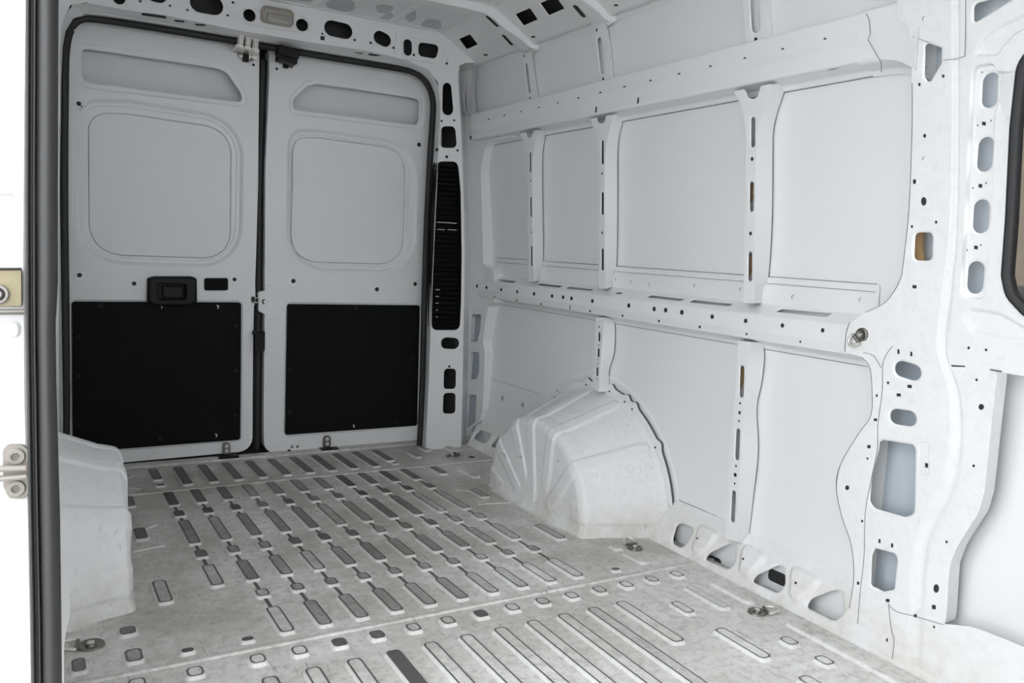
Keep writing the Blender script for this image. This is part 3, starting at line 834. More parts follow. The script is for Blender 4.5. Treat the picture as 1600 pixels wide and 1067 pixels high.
# outer skins
mb = MB()
sk = Vector((XSu.p.x - LEAN * .82, 0, 1.62))
def SX(z): return 1.935 - max(0, z - .8) * LEAN
mb.sheet(XSu, [XSu.to2(Vector((SX(z), y, z))) for y, z in ((1.095, .80), (3.85, .80), (3.85, 1.64), (1.095, 1.64))], curl=0)
Yc = 2.62
arc = [XSl.to2(Vector((1.935, Yc + .515 * math.cos(t), .505 * math.sin(t) + .02))) for t in [math.pi * k / 40 for k in range(41)]]
o_low = [XSl.to2(Vector((1.935, y, z))) for y, z in ((-.6, -.05), (3.85, -.05), (3.85, .80), (1.095, .80), (1.095, .97), (-.6, .97))]
mb.sheet(XSl, o_low, (), [(arc + [XSl.to2(Vector((1.935, 2.105, -.03))), XSl.to2(Vector((1.935, 3.135, -.03)))][::-1], 0, .0035, .012, 1),
    (raw(XSl, [(735, 581), (757, 588.5), (845, 616), (900, 650), (880, 720), (800, 720), (735, 690)]), 0, .002, .003, 1)], curl=0)
skin_mb = mb
mb = MB()
XU = three(Vector((1.868, 1, 1.62)), Vector((1.868, 3, 1.62)), Vector((1.838, 1, 1.875)))
mb.sheet(XU, [XU.to2(Vector(p)) for p in ((1.868, -.3, 1.62), (1.868, 3.92, 1.62), (1.8365, 3.92, 1.885), (1.8365, -.3, 1.885))], (),
         [(raw(XU, [(748, 99), (806, 81), (812, 140), (752, 155)]), 0, .0, .001)], curl=0)
child(mb.build('upper_skin', M_skin, None, thick=.0012), wall)

# rear corner post on the side wall
mb = MB()
out = rp(XE, [(724, 180), (730, 300), (733, 440), (731, 560), (727.5, 690), (738, 668), (748, 659), (754, 640), (756.5, 590), (757.5, 550), (754.5, 534), (758.5, 503), (763, 478), (772, 472), (772, 428), (768, 419.5), (759, 419), (755, 412), (754, 360), (751, 262), (758, 230), (764, 221), (800, 214), (800, 203)], [0, 0, 0, 0, 0, .01, .01, .03, .05, .02, .03, .04, .02, .0, .0, .0, .03, .02, .05, .1, .03, .02, 0, 0])
hs = [rp(XE, [(737, 491), (751.5, 491), (750.3, 514.7), (745.6, 533.5), (735, 533.2)], .014), rp(XE, [(734.6, 550.3), (748.7, 550.3), (748.2, 583), (743.7, 592.3), (732.8, 592.3)], .012),
      rp(XE, [(731, 617), (744.5, 617), (742.6, 659.7), (730.3, 668), (728.6, 666)], .012), ellipse(XE, 735.5, 215, 1.8, 3.4)]
for u, v in ((736.2, 260), (736, 270.5), (739.5, 366.5), (739.5, 377), (763, 423)): hs.append(circ(XE, u, v, 1.1, 8))
mb.sheet(XE, out, hs, [(rp(XE, [(735, 486), (755, 486), (753, 520), (749, 537), (733, 537)], .01), 0, -.003, .004)], curl=.003)
O3 = [XE.to3(q) for q in out]
mb.loft([O3, [p + Vector((.003, 0, 0)) for p in O3], [p + Vector((.06, 0, 0)) for p in O3]], closed=True)
# the flank between this post and the rear frame
fe = [at(u, v, YF) for u, v in ((719.5, 183), (722.5, 260), (725, 330), (726, 400), (725.5, 450), (724, 520), (723.3, 560), (721.8, 640), (720.5, 684))]; fe[-1].z = 0
ce = [at(u, v, XE) for u, v in ((725, 182), (729.5, 280), (731, 330), (732.5, 400), (733.5, 440), (732.5, 520), (731.5, 560), (729.5, 640), (728, 690))]; ce[-1].z = 0
mb.loft([fe, [a_.lerp(b_, .3) + Vector((.001, .006, 0)) for a_, b_ in zip(fe, ce)], [a_.lerp(b_, .7) + Vector((0, .006, 0)) for a_, b_ in zip(fe, ce)], ce])
# its upper length, above the long beam
fe2 = [at(u, v, YF) for u, v in ((722, 99), (716.5, 103), (715, 125), (718, 165), (719.5, 183), (721, 215))]
XE2 = three(Vector((1.842, 3, 1.64)), Vector((1.842, 3.5, 1.64)), Vector((1.815, 3, 1.86)))
o2 = rp(XE2, [(717, 101), (723, 98.5), (730.5, 99.5), (734, 112), (735, 140), (741.5, 184), (722, 188), (719.5, 150)], [.01, .01, .015, .02, 0, 0, 0, 0])
ce2 = [at(u, v, XE2) for u, v in ((726, 98), (719, 102), (719, 128), (722, 165), (724, 186), (727, 220))]
mb.loft([fe2, [a_.lerp(b_, .4) + Vector((.002, .004, 0)) for a_, b_ in zip(fe2, ce2)], ce2])
mb.sheet(XE2, o2, [slot(XE2, (727.4, 152), (728.6, 170.5), 3.1)], [(slot(XE2, (727.2, 148), (729, 174), 6), 0, -.003, .003)], curl=.002)
mb.loft([[XE2.to3(q) for q in o2], [XE2.to3(q) + Vector((.02, .004, 0)) for q in o2]], closed=True)
mb.loft([[Vector((1.80, 3.602, 1.60)), Vector((1.80, 3.602, 1.868))], [Vector((1.832, 3.70, 1.60)), Vector((1.83, 3.70, 1.868))], [Vector((1.90, 3.86, 1.55)), Vector((1.86, 3.86, 1.88))]])
child(mb.build('corner_post', M_white, None, thick=.0014), wall)
mb = MB(); mb.tube([at(u, v, XP) + Vector((.0, 0, 0)) for u, v in ((735, 449), (735.5, 449))], .02, 12)

# posts ------------------------------------------------------------
SEAMS = []
def post(name, label, P, Q, left, right, back, holes, notch=None, topcut=None):
    """front face between left and right pixel edges (top to bottom), flank running back to the skin on the right and on the left"""
    L_ = [at(u, v, P) for u, v in left]; R_ = [at(u, v, P) for u, v in right]
    B_ = [at(u, v, Q, .004) for u, v in back]
    Ls = smooth_path(L_, 4); Rs = smooth_path(R_, 4); Bs = smooth_path(B_, 4)
    def res(p, n):
        d = [0]
        for a_, b_ in zip(p[:-1], p[1:]): d.append(d[-1] + (b_ - a_).length)
        o = []; j = 0
        for i in range(n):
            t = d[-1] * i / (n - 1)
            while j < len(d) - 2 and d[j + 1] < t: j += 1
            o.append(p[j].lerp(p[j + 1], (t - d[j]) / max(1e-9, d[j + 1] - d[j])))
        return o
    N = 30
    Ls, Rs, Bs = res(Ls, N), res(Rs, N), res(Bs, N)
    mb = MB(); mb.plug_all = left[0][0] < 1100
    top = [at(u, v, P) for u, v in notch] if notch else []
    out = [P.to2(p) for p in Ls[::-1]] + [P.to2(p) for p in top] + [P.to2(p) for p in Rs]
    mb.sheet(P, out, [h(P) for h in holes], (), curl=.0025)
    r0 = .004
    SEAMS.append((Bs, Q))
    dirn = Vector((1, 0, 0))
    mb.loft([Rs, [a_ + (b_ - a_).normalized() * r0 * .5 + dirn * r0 * .25 for a_, b_ in zip(Rs, Bs)], [a_ + (b_ - a_) * .12 + dirn * .002 for a_, b_ in zip(Rs, Bs)], [a_ + (b_ - a_) * .78 + dirn * .004 for a_, b_ in zip(Rs, Bs)], [a_.lerp(b_, .86) + dirn * .0 for a_, b_ in zip(Rs, Bs)], Bs])
    Lb = [Vector((p.x + (Q.p.x - P.p.x), p.y + .022, p.z)) for p in Ls]; Lb2 = [p + Vector((-.003, .016, 0)) for p in Lb]
    mb.loft([Ls, [a_.lerp(b_, .9) for a_, b_ in zip(Ls, Lb)], Lb, Lb2])
    o = mb.build(name, M_white, None, thick=.0014, smooth=38)
    return tag(o, label, 'post', None)
def sl(a, b, r): return lambda P: slot(P, a, b, r * 1.35 + .2)
def ci(u, v, r): return lambda P: circ(P, u, v, r * 1.3 + .2, 12)
def semicircle(cx, cy, r, u0, v0, u1, v1, n=8):
    return [(cx - r * math.cos(math.pi * k / n), cy + r * math.sin(math.pi * k / n)) for k in range(n + 1)]
post('wall_post', 'slim white steel post between the rails, closest to the rear doors', XRu, XSu,
     [(813, 210), (820, 228), (823.8, 245), (824.3, 290), (825, 340), (826, 439.5)],
     [(840.7, 203.5), (835.5, 222), (832.7, 248), (831.8, 290), (832.5, 360), (833.8, 439.5)],
     [(849.5, 201.5), (853, 210), (848, 238), (847.6, 292), (849, 405), (845, 420), (844, 438)],
     [sl((828.4, 240), (828.4, 267), 1.5), ci(829, 282.5, 1.3), sl((829.2, 310), (829.4, 337), 1.5), ci(830, 363, 1.3), sl((830.2, 386), (830.4, 414), 1.5)],
     [(814, 208.8), (822, 207)] + semicircle(827.6, 210, 4.8, 0, 0, 0, 0) + [(833, 204.6), (839.8, 203.2)])
post('wall_post', 'white steel post between the rails above the wheel arch, second from the rear doors', XRu, XSu,
     [(922.5, 186.5), (930, 206), (935, 226), (935.8, 262), (935.6, 340), (935.5, 451)],
     [(960, 178.5), (953, 200), (947, 232), (945, 268), (945, 340), (946, 451)],
     [(968, 177.5), (974, 184), (966, 222), (965, 268), (965, 340), (963, 420), (957.5, 430), (957, 447)],
     [sl((941.2, 222), (941.2, 254), 2), ci(941, 271, 1.6), sl((941.2, 303), (941.2, 333), 2), ci(941, 363.7, 1.7), sl((941.2, 391), (941.2, 420), 2)],
     [(923.5, 185.5), (934, 184)] + semicircle(940, 187, 6.2, 0, 0, 0, 0) + [(947, 181), (959, 178.6)])
post('wall_post', 'broad white steel post with Y-shaped head on the upper wall, nearest the big pillar', XRu, XSu,
     [(1147.5, 143.5), (1157, 162), (1163.5, 186), (1165.8, 220), (1164.8, 280), (1163, 400), (1161.8, 473)],
     [(1206, 131.5), (1198, 158), (1189, 184), (1183, 216), (1181.2, 270), (1180, 344), (1177.3, 474)],
     [(1224, 129), (1227.5, 138), (1216.5, 170), (1208.5, 204), (1207.5, 241), (1206.5, 344), (1200.3, 437.6), (1192.8, 448), (1191.5, 473)],
     [sl((1176.3, 187), (1176, 226), 3), ci(1175.2, 248.4, 2.4), sl((1174.2, 288), (1174, 327), 2.9), ci(1172.8, 364.7, 2.3), sl((1171.8, 397), (1171.6, 436), 2.8)],
     [(1148.5, 142.6), (1163, 139.2)] + semicircle(1176.3, 145, 9.5, 0, 0, 0, 0) + [(1189, 134.5), (1204.5, 131)])
post('wall_post', 'thin white steel post standing on top of the right wheel arch', XRl, XSl,
     [(930.8, 496), (930, 530), (928, 570), (926, 606)], [(945, 496), (942.5, 520), (938.5, 570), (935.7, 612)],
     [(957, 499), (961, 507), (960, 550), (952, 578), (953, 600), (955, 612)],
     [ci(936, 510.7, 1.3), sl((936.2, 521.5), (936, 531), 1.7), ci(935.5, 539, 1), sl((935, 546.5), (934.8, 555.5), 1.8), ci(934, 561.7, .9), ci(933.7, 568.5, .9), sl((933, 576), (932.8, 585.5), 1.7), ci(932.5, 591.7, 1)])
post('wall_post', 'long white steel post from the middle rail down to the sill', XRl, XSl,
     [(1153, 532), (1150, 600), (1143, 680), (1136, 765), (1133.5, 842)], [(1172.5, 534), (1165.5, 600), (1160, 680), (1155, 760), (1151.3, 846)],
     [(1192.8, 535.6), (1194.5, 561), (1190, 600), (1182.4, 637.8), (1185, 703), (1177, 779), (1170, 837), (1163.5, 849)],
     [sl((1159.3, 575), (1158.2, 617), 3), ci(1156.6, 630, 1.5), ci(1155.6, 644.7, 2.2), ci(1154.6, 657.8, 1.4), sl((1153, 673.5), (1151.2, 715), 3), ci(1150, 728, 1.4), ci(1148.7, 742, 2.5), ci(1148, 755.5, 1.4), sl((1146.5, 770.5), (1144.5, 812), 3)])

SEAM = MB()
def seam(px, pl, w_=.0011, off=.0012, sm=True):
    P_ = [at(u, v, pl, off) for u, v in px]
    if sm and len(P_) > 2: P_ = smooth_path(P_, 4)
    A, B_ = [], []
    for i, p in enumerate(P_):
        t = (P_[min(i + 1, len(P_) - 1)] - P_[max(i - 1, 0)]).normalized(); n_ = t.cross(pl.n).normalized()
        A.append(p + n_ * w_ / 2); B_.append(p - n_ * w_ / 2)
    SEAM.loft([A, B_])
# middle rail ------------------------------------------------------
def rail_top(pl):
    L_ = [[(772, 438.6), (778, 435.8), (807.5, 439), (801.5, 442)], [(837.7, 445.3), (844.5, 442.5), (879.7, 446.5), (873, 449)], [(883.5, 450.4), (889.5, 447.5), (928.5, 451.7), (922.5, 454)],
          [(960, 458.9), (965, 456.6), (974, 457.4), (970, 459.4)], [(1009.7, 464), (1018, 460.8), (1070.5, 466.8), (1063, 470)], [(1075.7, 472), (1084, 468), (1146, 474.7), (1138.7, 478.2)], [(1211.7, 486.7), (1222, 482.3), (1301, 489), (1290.8, 495.5)]]
    return [rp(pl, q, .004, 3) for q in L_]
def rail_front(pl):
    r = []
    for a, b in ((180, 748), (240, 757), (332, 770), (432, 783), (537, 796), (650, 810), (719, 817), (771, 825), (902, 841), (1129, 869), (1288, 891), (1360, 898), (1461, 912)):
        r.append(ellipse(pl, 700 + a / 4, 260 + b / 4, 1.3 + a * .0012, 2.3 + a * .0012))
    for a, b in ((182, 566), (334, 585), (501, 606), (684, 628)): r.append(ellipse(pl, 1050 + a / 2.907, 300 + b / 2.907, 3.0, 3.7))
    return r
def rail_low(pl):
    r = [ellipse(pl, 700 + a / 4, 260 + b / 4, 1.0 + a * .0006, 1.5 + a * .0006) for a, b in ((290, 818), (429, 837), (581, 860), (888, 904), (1091, 933), (1318, 966), (1574, 1003))]
    r += [ellipse(pl, 1050 + a / 2.907, 300 + b / 2.907, 1.7, 2.1) for a, b in ((126, 613), (339, 645), (583, 680))]
    r.append(slot(pl, (890.8, 477.8), (890.4, 483), 1.1)); return r
mb = MB()
strips(mb, [(1.9165, .950), (1.9185, .930), (1.919, .868), (1.868, .836), (1.860, .789), (1.866, .762)], 1.40, 3.60,
       {2: rail_top, 3: rail_front, 4: rail_low}, .005)
strips(mb, [(1.866, .762), (1.905, .752), (1.929, .742), (1.931, .730)], 1.385, 3.52, {}, .003)
tag(mb.build('side_rail', M_white, None, thick=.0014), 'white perforated steel ledge rail running along the wall at mid height', 'rail')
# upper beam -------------------------------------------------------
def beam_row(pl):
    r = [ellipse(pl, 700 + a / 4, b / 4, 1.5 + a * .0011, 2.4 + a * .0009) for a, b in ((255, 750), (352, 726), (456, 704), (567, 678), (686, 650), (814, 618), (952, 585), (1103, 550), (1266, 511), (1444, 469))]
    r += [ellipse(pl, 1050 + a / 2.907, b / 2.907, 3.0, 3.8) for a, b in ((175, 307), (331, 270), (503, 228), (696, 182))]
    r.append(quad(pl, 1360.5, 39.4, 4.2, 2.8)); return r
def beam_slots(pl): return [slot(pl, (931.4, 168.5), (931, 174), 2.4), slot(pl, (997, 154.5), (996.6, 160), 2.5)]
def beam_under(pl):
    return [rp(pl, [(u0, v0 + .6), ((u0 + u1) / 2, v0 - 1.2), (u1, v1 - .6), ((u0 + u1) / 2, v1 + 1.3)], .002) for u0, v0, u1, v1 in ((771, 213.4, 782, 212), (886.5, 191, 899.5, 189), (964, 175, 978, 173), (1056, 157.4, 1074, 154.6), (1288, 110.5, 1316, 106))]
mb = MB()
strips(mb, [(1.866, 1.646), (1.800, 1.631), (1.799, 1.578), (1.809, 1.556), (1.804, 1.512), (1.862, 1.502), (1.871, 1.488)], 1.42, 3.62, {1: beam_row, 3: beam_slots, 4: beam_under}, .007)
tag(mb.build('side_rail', M_white, None, thick=.0014), 'broad white steel beam running along the wall above the posts', 'rail')
# the beam's end piece that flares into the pillar
mb = MB()
pr = [(1.866, 1.648), (1.800, 1.634), (1.797, 1.560), (1.785, 1.506), (1.862, 1.499)]
def endprof(s_, y): return [Vector((x - .004 * s_, y, z)) for x, z in pr]
rr = []
for y, g in ((1.445, 0), (1.43, 0), (1.40, .001), (1.365, .004), (1.335, .012), (1.31, .024), (1.290, .036), (1.268, .05)):
    base = [Vector((1.866, y, 1.650 + g * .2)), Vector((1.806, y, 1.636 + g * .2)), Vector((1.797, y, 1.628 + g * .1)), Vector((1.797, y, 1.579)), Vector((1.806 - g * .35, y, 1.557)), Vector((1.803 - g * .35, y, 1.520 - g * .3)), Vector((1.806 - g * .35, y, 1.509 - g * .9)), Vector((1.816, y, 1.504 - g)), Vector((1.864, y, 1.498 - g)), Vector((1.872, y, 1.484 - g))]
    rr.append(base)
mb.loft(rr)
child(mb.build('beam_end', M_white, None, thick=.0014, smooth=50), wall)

# dark strips painting the shade where the pressings lie on the skin
for Bs_, Q_ in SEAMS:
    A = [p + Q_.n * .0012 + Vector((0, -.0004, 0)) for p in Bs_]; B_ = [p + Vector((0, -.0016, 0)) for p in A]; SEAM.loft([A, B_])
for x_, z_, y0_, y1_ in ((SX(.951) - .0015, .9515, 1.41, 3.52), (1.9165, .9305, 1.41, 3.52)):
    SEAM.loft([[Vector((x_ - .0008, y, z_)) for y in (y0_, y1_)], [Vector((x_ - .0008, y, z_ + .0011)) for y in (y0_, y1_)]])
for x_, z_, y0_, y1_ in ((SX(1.487) - .0016, 1.4865, 1.30, 3.55), (SX(.73) - .0016, .7285, 1.39, 3.50), (SX(.1) - .0016, .1485, 1.25, 2.17)):
    SEAM.loft([[Vector((x_, y, z_)) for y in (y0_, y1_)], [Vector((x_, y, z_ - .0011)) for y in (y0_, y1_)]])
seam([(757.5, 588.7), (800, 602), (845, 616)], XSl, .0009)
seam([(1353, 21), (1358, 30), (1360, 52), (1356, 62), (1377, 98), (1377, 113)], Pl((1.796, 0, 1.6), (-1, 0, 0)), .0010, .002, False)
seam([(1328, 503), (1322, 520), (1320, 549)], XP, .0012, .002)
seam([(1409, 430), (1399, 452), (1381, 474), (1352, 488)], XP, .0010, .0015)
seam([(1425, 130), (1425, 200), (1420, 330), (1409, 430)], XP, .0010, .0015)
seam([(1345, 557), (1358, 572), (1362, 600), (1361, 648), (1341, 678), (1313, 726), (1306.5, 762), (1315, 806), (1330, 852), (1334, 903), (1327, 950)], XP, .0010, .0015)
seam([(1394, 541), (1380, 565), (1378.5, 610), (1371.6, 664), (1371, 700), (1362, 745), (1352, 800), (1350, 870), (1344, 925), (1340, 975)], XP, .0008, .0015)
seam([(1349, 551), (1365, 556), (1377, 575)], XP, .0008, .0015)
seam([(1547, 577.5), (1565, 580.5)], XP, .003, .001, False)
seam([(1426, 57), (1450, 66)], XP, .0008, .0015, False); seam([(1474, 94), (1492, 92), (1505, 88), (1508, 78), (1509, -10)], XP, .0008, .0015)
seam([(1387, 942), (1400, 955), (1430, 963), (1474, 976)], XP, .0008, .0015)
seam([(1388, 945), (1393, 985), (1397, 1000), (1394, 1030)], XP, .0008, .0015)
# upper posts between beam and roof edge ------------------------------
def upost(label, left, right, back, holes, P=Pl((1.842, 0, 1.63), (-1, 0, -.14))):
    mb = MB(); L_ = [at(u, v, P) for u, v in left]; R_ = [at(u, v, P) for u, v in right]; B_ = [at(u, v, XU, .003) for u, v in back]
    out = [P.to2(p) for p in L_[::-1] + R_]
    fl = rounded(out, .0)
    mb.sheet(P, out, [h(P) for h in holes], [(inset(rp(P, [q for q in holes_box(holes)], .012), 0), 0, -.003, .003)] if False else (), curl=.003)
    mb.loft([R_, [a_.lerp(b_, .35) + Vector((.004, 0, 0)) for a_, b_ in zip(R_, B_)], [a_.lerp(b_, .45) + Vector((.0, 0, 0)) for a_, b_ in zip(R_, B_)], B_])
    mb.loft([L_, [p + Vector((.03, .006, 0)) for p in L_]])
    tag(mb.build('roof_post', M_white, None, thick=.0014), label, 'post')
upost('short white post above the long beam, nearest the rear doors', [(814.5, 86), (819, 118), (825.3, 155)], [(829, 80), (833, 112), (838, 155)], [(831.5, 80), (836, 112), (842, 155)],
      [sl((822, 102), (827, 142), 2.3), ci(818.8, 87.5, 1.5), ci(828.5, 153, 1.4)])
upost('short white post above the long beam, second from the rear doors', [(923.5, 31), (930, 75), (938, 124)], [(945, 28), (951, 74), (955.5, 124)], [(948, 32), (955, 76), (960, 124)],
      [sl((936, 64), (941, 110), 3.8), ci(932.5, 47, 1.8), ci(942.5, 123, 1.8)])
upost('wide white post above the long beam, nearest the big pillar', [(1157, -40), (1159.5, 0), (1166, 70)], [(1193, -40), (1195, 0), (1201, 66)], [(1200, -40), (1202, 0), (1207.5, 60)],
      [sl((1177, -24), (1180.5, 42), 6.6), ci(1180.7, 62, 2.8)])

# sill ----------------------------------------------------------------
sa, sb, sc_ = Vector((1.855, 1.5, 0.0)), Vector((1.855, 3.0, 0.0)), Vector((1.928, 2.0, .135))
SI = three(sa, sb, sc_)
mb = MB()
yt = [at(u, v, XSl, .004) for u, v in ((1037, 779), (1135, 818), (1331, 901))]
out = [SI.to2(v) for v in (Vector((1.855, -.5, 0)), Vector((1.855, 3.63, 0)))]
topz = .135
def SP(y, t): return SI.to2(sa.lerp(Vector((1.928, 1.5, topz)), t) * 1 + Vector((0, y - 1.5, 0)))
# top edge follows the photo
out += [SP(3.63, 1.0), SP(2.95, 1.0), SP(2.2, 1.0), SP(1.25, 1.0), SP(-.5, 1.0)]
H = [rp(SI, [(1063, 816), (1086.5, 825), (1070, 852), (1062.5, 855.4), (1051, 849.7), (1050.8, 840), (1056.5, 820.5)], .02),
     rp(SI, [(1139, 848), (1150, 851), (1147, 882), (1137.5, 889.5), (1100, 873.7), (1108, 863)], [.02, .015, .02, .02, .012, .03]),
     rp(SI, [(1216, 881.5), (1226, 885.5), (1226, 913.5), (1215.5, 927.7), (1174, 909), (1181, 898)], [.02, .015, .02, .02, .012, .03]),
     rp(SI, [(1304, 920), (1317.5, 926), (1318, 957.5), (1304, 971), (1258, 948.5), (1268, 933.5)], [.02, .015, .02, .02, .012, .03]),
     rp(SI, [(1470, 1047), (1484, 1032), (1524, 1015.5), (1545, 1022), (1556, 1070), (1530, 1090)], .02),
     rp(SI, [(750, 671.5), (768, 679.4), (759, 691.7), (754.6, 692), (737.7, 684.4)], .012), rp(SI, [(779, 681), (788, 686), (782, 703), (764.7, 696)], .012),
     circ(SI, 1093, 842.8, 2, 10), circ(SI, 1164.8, 875, 2.2, 10), circ(SI, 1247, 912.7, 2.4, 10), ellipse(SI, 1582, 1063, 3, 3)]
HZ = {7: .012, 8: .012, 9: .012}
Hh = [(h, HZ.get(i, 0)) for i, h in enumerate(H)]
B = [(rp(SI, [(1095, 817), (1130, 831), (1106, 864), (1090, 870), (1078, 862), (1090, 828)], .03), 0, .012, .016, 1),
     (rp(SI, [(1166, 848), (1208, 866), (1180, 898), (1170, 908), (1152, 898), (1158, 858)], .03), 0, .012, .018, 1),
     (rp(SI, [(1240, 880), (1292, 904), (1266, 932), (1250, 946), (1230, 936), (1234, 895)], .03), 0, .012, .018, 1)]
mb.sheet(SI, out, Hh, B, curl=.005)
top3 = [Vector((1.928, y, topz)) for y in (-.5, 3.63)]
mb.loft([top3, [p + Vector((.003, 0, .004)) for p in top3], [p + Vector((.004, 0, .012)) for p in top3]])
child(mb.build('sill', M_pillar, None, thick=.0015), wall)
for px in ([(1202.7, 888), (1228, 898), (1227, 917.5), (1199.8, 904.5)], [(1110, 867), (1126, 874), (1127.5, 889), (1104, 878)]):
    mb = MB(); q = Pl((1.93, 0, 0), (-1, 0, 0)); mb.sheet(q, rp(q, px, .012), curl=0); child(mb.build('drain_plug', M_dark, None, thick=.004), wall)

# sealant foam seen through the pillar's window
mb = MB(); q = Pl((1.89, 0, .9), (-1, 0, 0)); a_ = at(1437, 384, q)
rings = []
for i in range(7):
    t = i / 6; z = a_.z + .075 - .15 * t; rad = .017 * math.sin(math.pi * min(.97, max(.05, t))) * (1 + .25 * math.sin(7 * t + 1))
    rings.append([Vector((a_.x + rad * math.cos(k * math.pi / 6), a_.y + .01 * math.sin(5 * t) + rad * 1.1 * math.sin(k * math.pi / 6) * (1 + .2 * math.sin(k * 2 + i)), z)) for k in range(12)])
mb.loft(rings, closed=True); child(mb.build('foam_block', M_foam, None, smooth=80), wall)
for u, v, s_ in ((1174.3, 300, .02), (1172, 415, .02), (1158.7, 590, .018)):
    q = XSu if v < 480 else XSl; c = at(u, v, q, .03); rr = []
    for i in range(6):
        t = i / 5; rad = s_ * .6 * math.sin(math.pi * min(.95, max(.06, t)))
        rr.append([c + Vector((rad * math.cos(k * math.pi / 4) * .6, rad * math.sin(k * math.pi / 4), (.5 - t) * .07)) for k in range(8)])
    mb = MB(); mb.loft(rr, closed=True); child(mb.build('foam_strip', M_foam, None, smooth=80), wall)

# big pillar with gusset, and window frame panel -------------------------
P = XP
outl = [(1402, -120), (1402, 28), (1420, 42), (1425, 75), (1425, 200), (1420, 330), (1409, 430), (1399, 452), (1381, 474), (1352, 488), (1326, 506), (1322, 520), (1320, 549),
        (1345, 557), (1358, 572), (1362, 600), (1361, 648), (1341, 678), (1313, 726), (1306.5, 762), (1315, 806), (1330, 852), (1334, 903), (1327, 950), (1306, 988.5),
        (1420, 1046), (1600, 1128), (1620, 1020), (1533, 985), (1515, 979.5), (1474.5, 975), (1477, 964), (1482, 885), (1494, 854), (1527, 802), (1536, 770), (1545, 686), (1555.5, 590), (1555.5, 581), (1600, 588), (1800, 612), (1830, -120)]
rr_ = [0, .0, .03, .05, .1, 0, .12, .1, .1, .1, .03, 0, .01, .05, .05, .05, .05, .1, .1, .1, .1, .1, .05, .05, 0, 0, 0, 0, 0, .03, 0, 0, .06, .08, .08, .08, .1, .0, .0, 0, 0, 0]
win = [(1566, 38), (1830, -30), (1830, 560), (1640, 520), (1602, 492.6), (1574, 463), (1566.5, 431), (1568, 380), (1573, 344), (1579, 220), (1586, 120)]
win = rp(P, [(1592, 88), (1640, 60), (1830, 20), (1830, 540), (1640, 512), (1600, 492), (1573, 463), (1566.5, 431), (1573, 344), (1580, 200)], [.06, .05, 0, 0, .03, .04, .05, .04, .0, .0])
H = []
CH = -.012    # depth of the channel between the pillar and the window frame
def h_(p, h=0): H.append((p, h))
h_(rp(P, [(1444.7, 70.4), (1450.5, 66.8), (1470.6, 74), (1470.3, 97.7), (1453.4, 127.4), (1448.3, 127.4), (1443.3, 119.3)], .004))
for u, v, ru, rv in ((1474, 119, 2.4, 2.8), (1436.8, 132, 2.2, 2.8), (1444.9, 212.2, 2.6, 3.4), (1429, 283.7, 2.8, 4.2), (1443, 314.5, 4.6, 7), (1425, 354, 2, 2.6), (1462.8, 347, 2.1, 2.6), (1387.8, 598, 2, 2.5), (1370, 618, 2, 2.3), (1355.5, 716.3, 1.8, 2.2), (1323.5, 762, 3.4, 4), (1347.2, 814, 2, 2.4), (1341, 911, 2.3, 2.9), (1386, 999.7, 1.8, 3.2), (1475.3, 133.6, .8, .8)):
    h_(ellipse(P, u, v, ru, rv))
h_(rp(P, [(1429, 362.8), (1457, 362.8), (1456, 408), (1427, 407)], .012))
for u, v, ru, rv in ((1429, 448, 3.4, 2.9), (1404, 549.4, 1.9, 4), (1424, 553, 1.9, 4), (1421.5, 603.7, 3.6, 2.9), (1404.3, 617, 3.4, 2.8), (1368, 655.7, 2.7, 2.4), (1357.9, 697.7, 2.8, 3), (1447.7, 727, 2.4, 4), (1374.4, 845.3, 1.7, 3.6), (1394, 852, 1.9, 3.6), (1387, 938, 3.3, 2.8), (1430, 962, 2.6, 2.8)):
    h_(quad(P, u, v, ru, rv))
h_(slot(P, (1408.5, 576.5), (1426.5, 582), 13)); h_(slot(P, (1400.5, 651), (1419.5, 654), 12.6))
h_(rp(P, [(1373.4, 690), (1379, 687), (1426.7, 694.6), (1429.6, 703), (1428.3, 803), (1414.6, 808.8), (1364.8, 794.4), (1358, 782.3), (1361.5, 741), (1371.6, 703)], [.005, .01, .02, .005, .02, .02, .02, .01, .005, .01]))
h_(rp(P, [(1366.5, 856.3), (1397.4, 864.9), (1401.6, 873), (1396.7, 921.6), (1380.2, 925), (1359.6, 914.8), (1361.3, 868.3)], .008))
F2 = -.004
for u, v, ru, rv in ((1477.6, 847, 2, 2.4), (1519.9, 728, 2.3, 2.4), (1531.3, 636, 4.6, 5), (1461, 920, 4.6, 7), (1458, 980, 2, 2.2), (1512, 543.7, 2.3, 2.5), (1539.3, 546.7, 2.3, 2.4), (1524.4, 593.7, 2.2, 2.3)): h_(ellipse(P, u, v, ru, rv), F2)
h_(quad(P, 1457.6, 949, 3.2, 3.8), F2)
h_(rp(P, [(1483, 570), (1506.6, 571.6), (1506, 574), (1485, 573)], .001), F2)
W1 = -.016
for a_, b_, r in (((1540.3, 125), (1538.8, 154.5), 13), ((1533.2, 225.5), (1530.8, 255.5), 12.6), ((1526.3, 323.8), (1524.8, 351.8), 13), ((1517.8, 421), (1516, 446.5), 13.2)): h_(slot(P, a_, b_, r), W1)
for u, v in ((1530.9, 192.3), (1525.4, 290), (1518.5, 386.7)): h_(quad(P, u, v, 3.1, 3.2), W1)
for u, v in ((1521, 195), (1542, 187.5), (1513.4, 293.4), (1534.4, 285.5), (1504.8, 390.8), (1526, 382.6), (1528.2, 111.5)): h_(ellipse(P, u, v, 1.2, 1.6), W1)
h_(rp(P, [(1519, 5), (1590, -12), (1575, 2), (1522.5, 34.5), (1518.8, 32.5)], [.01, .0, .01, .01, .004]), F2)
h_(win, F2)
B = []
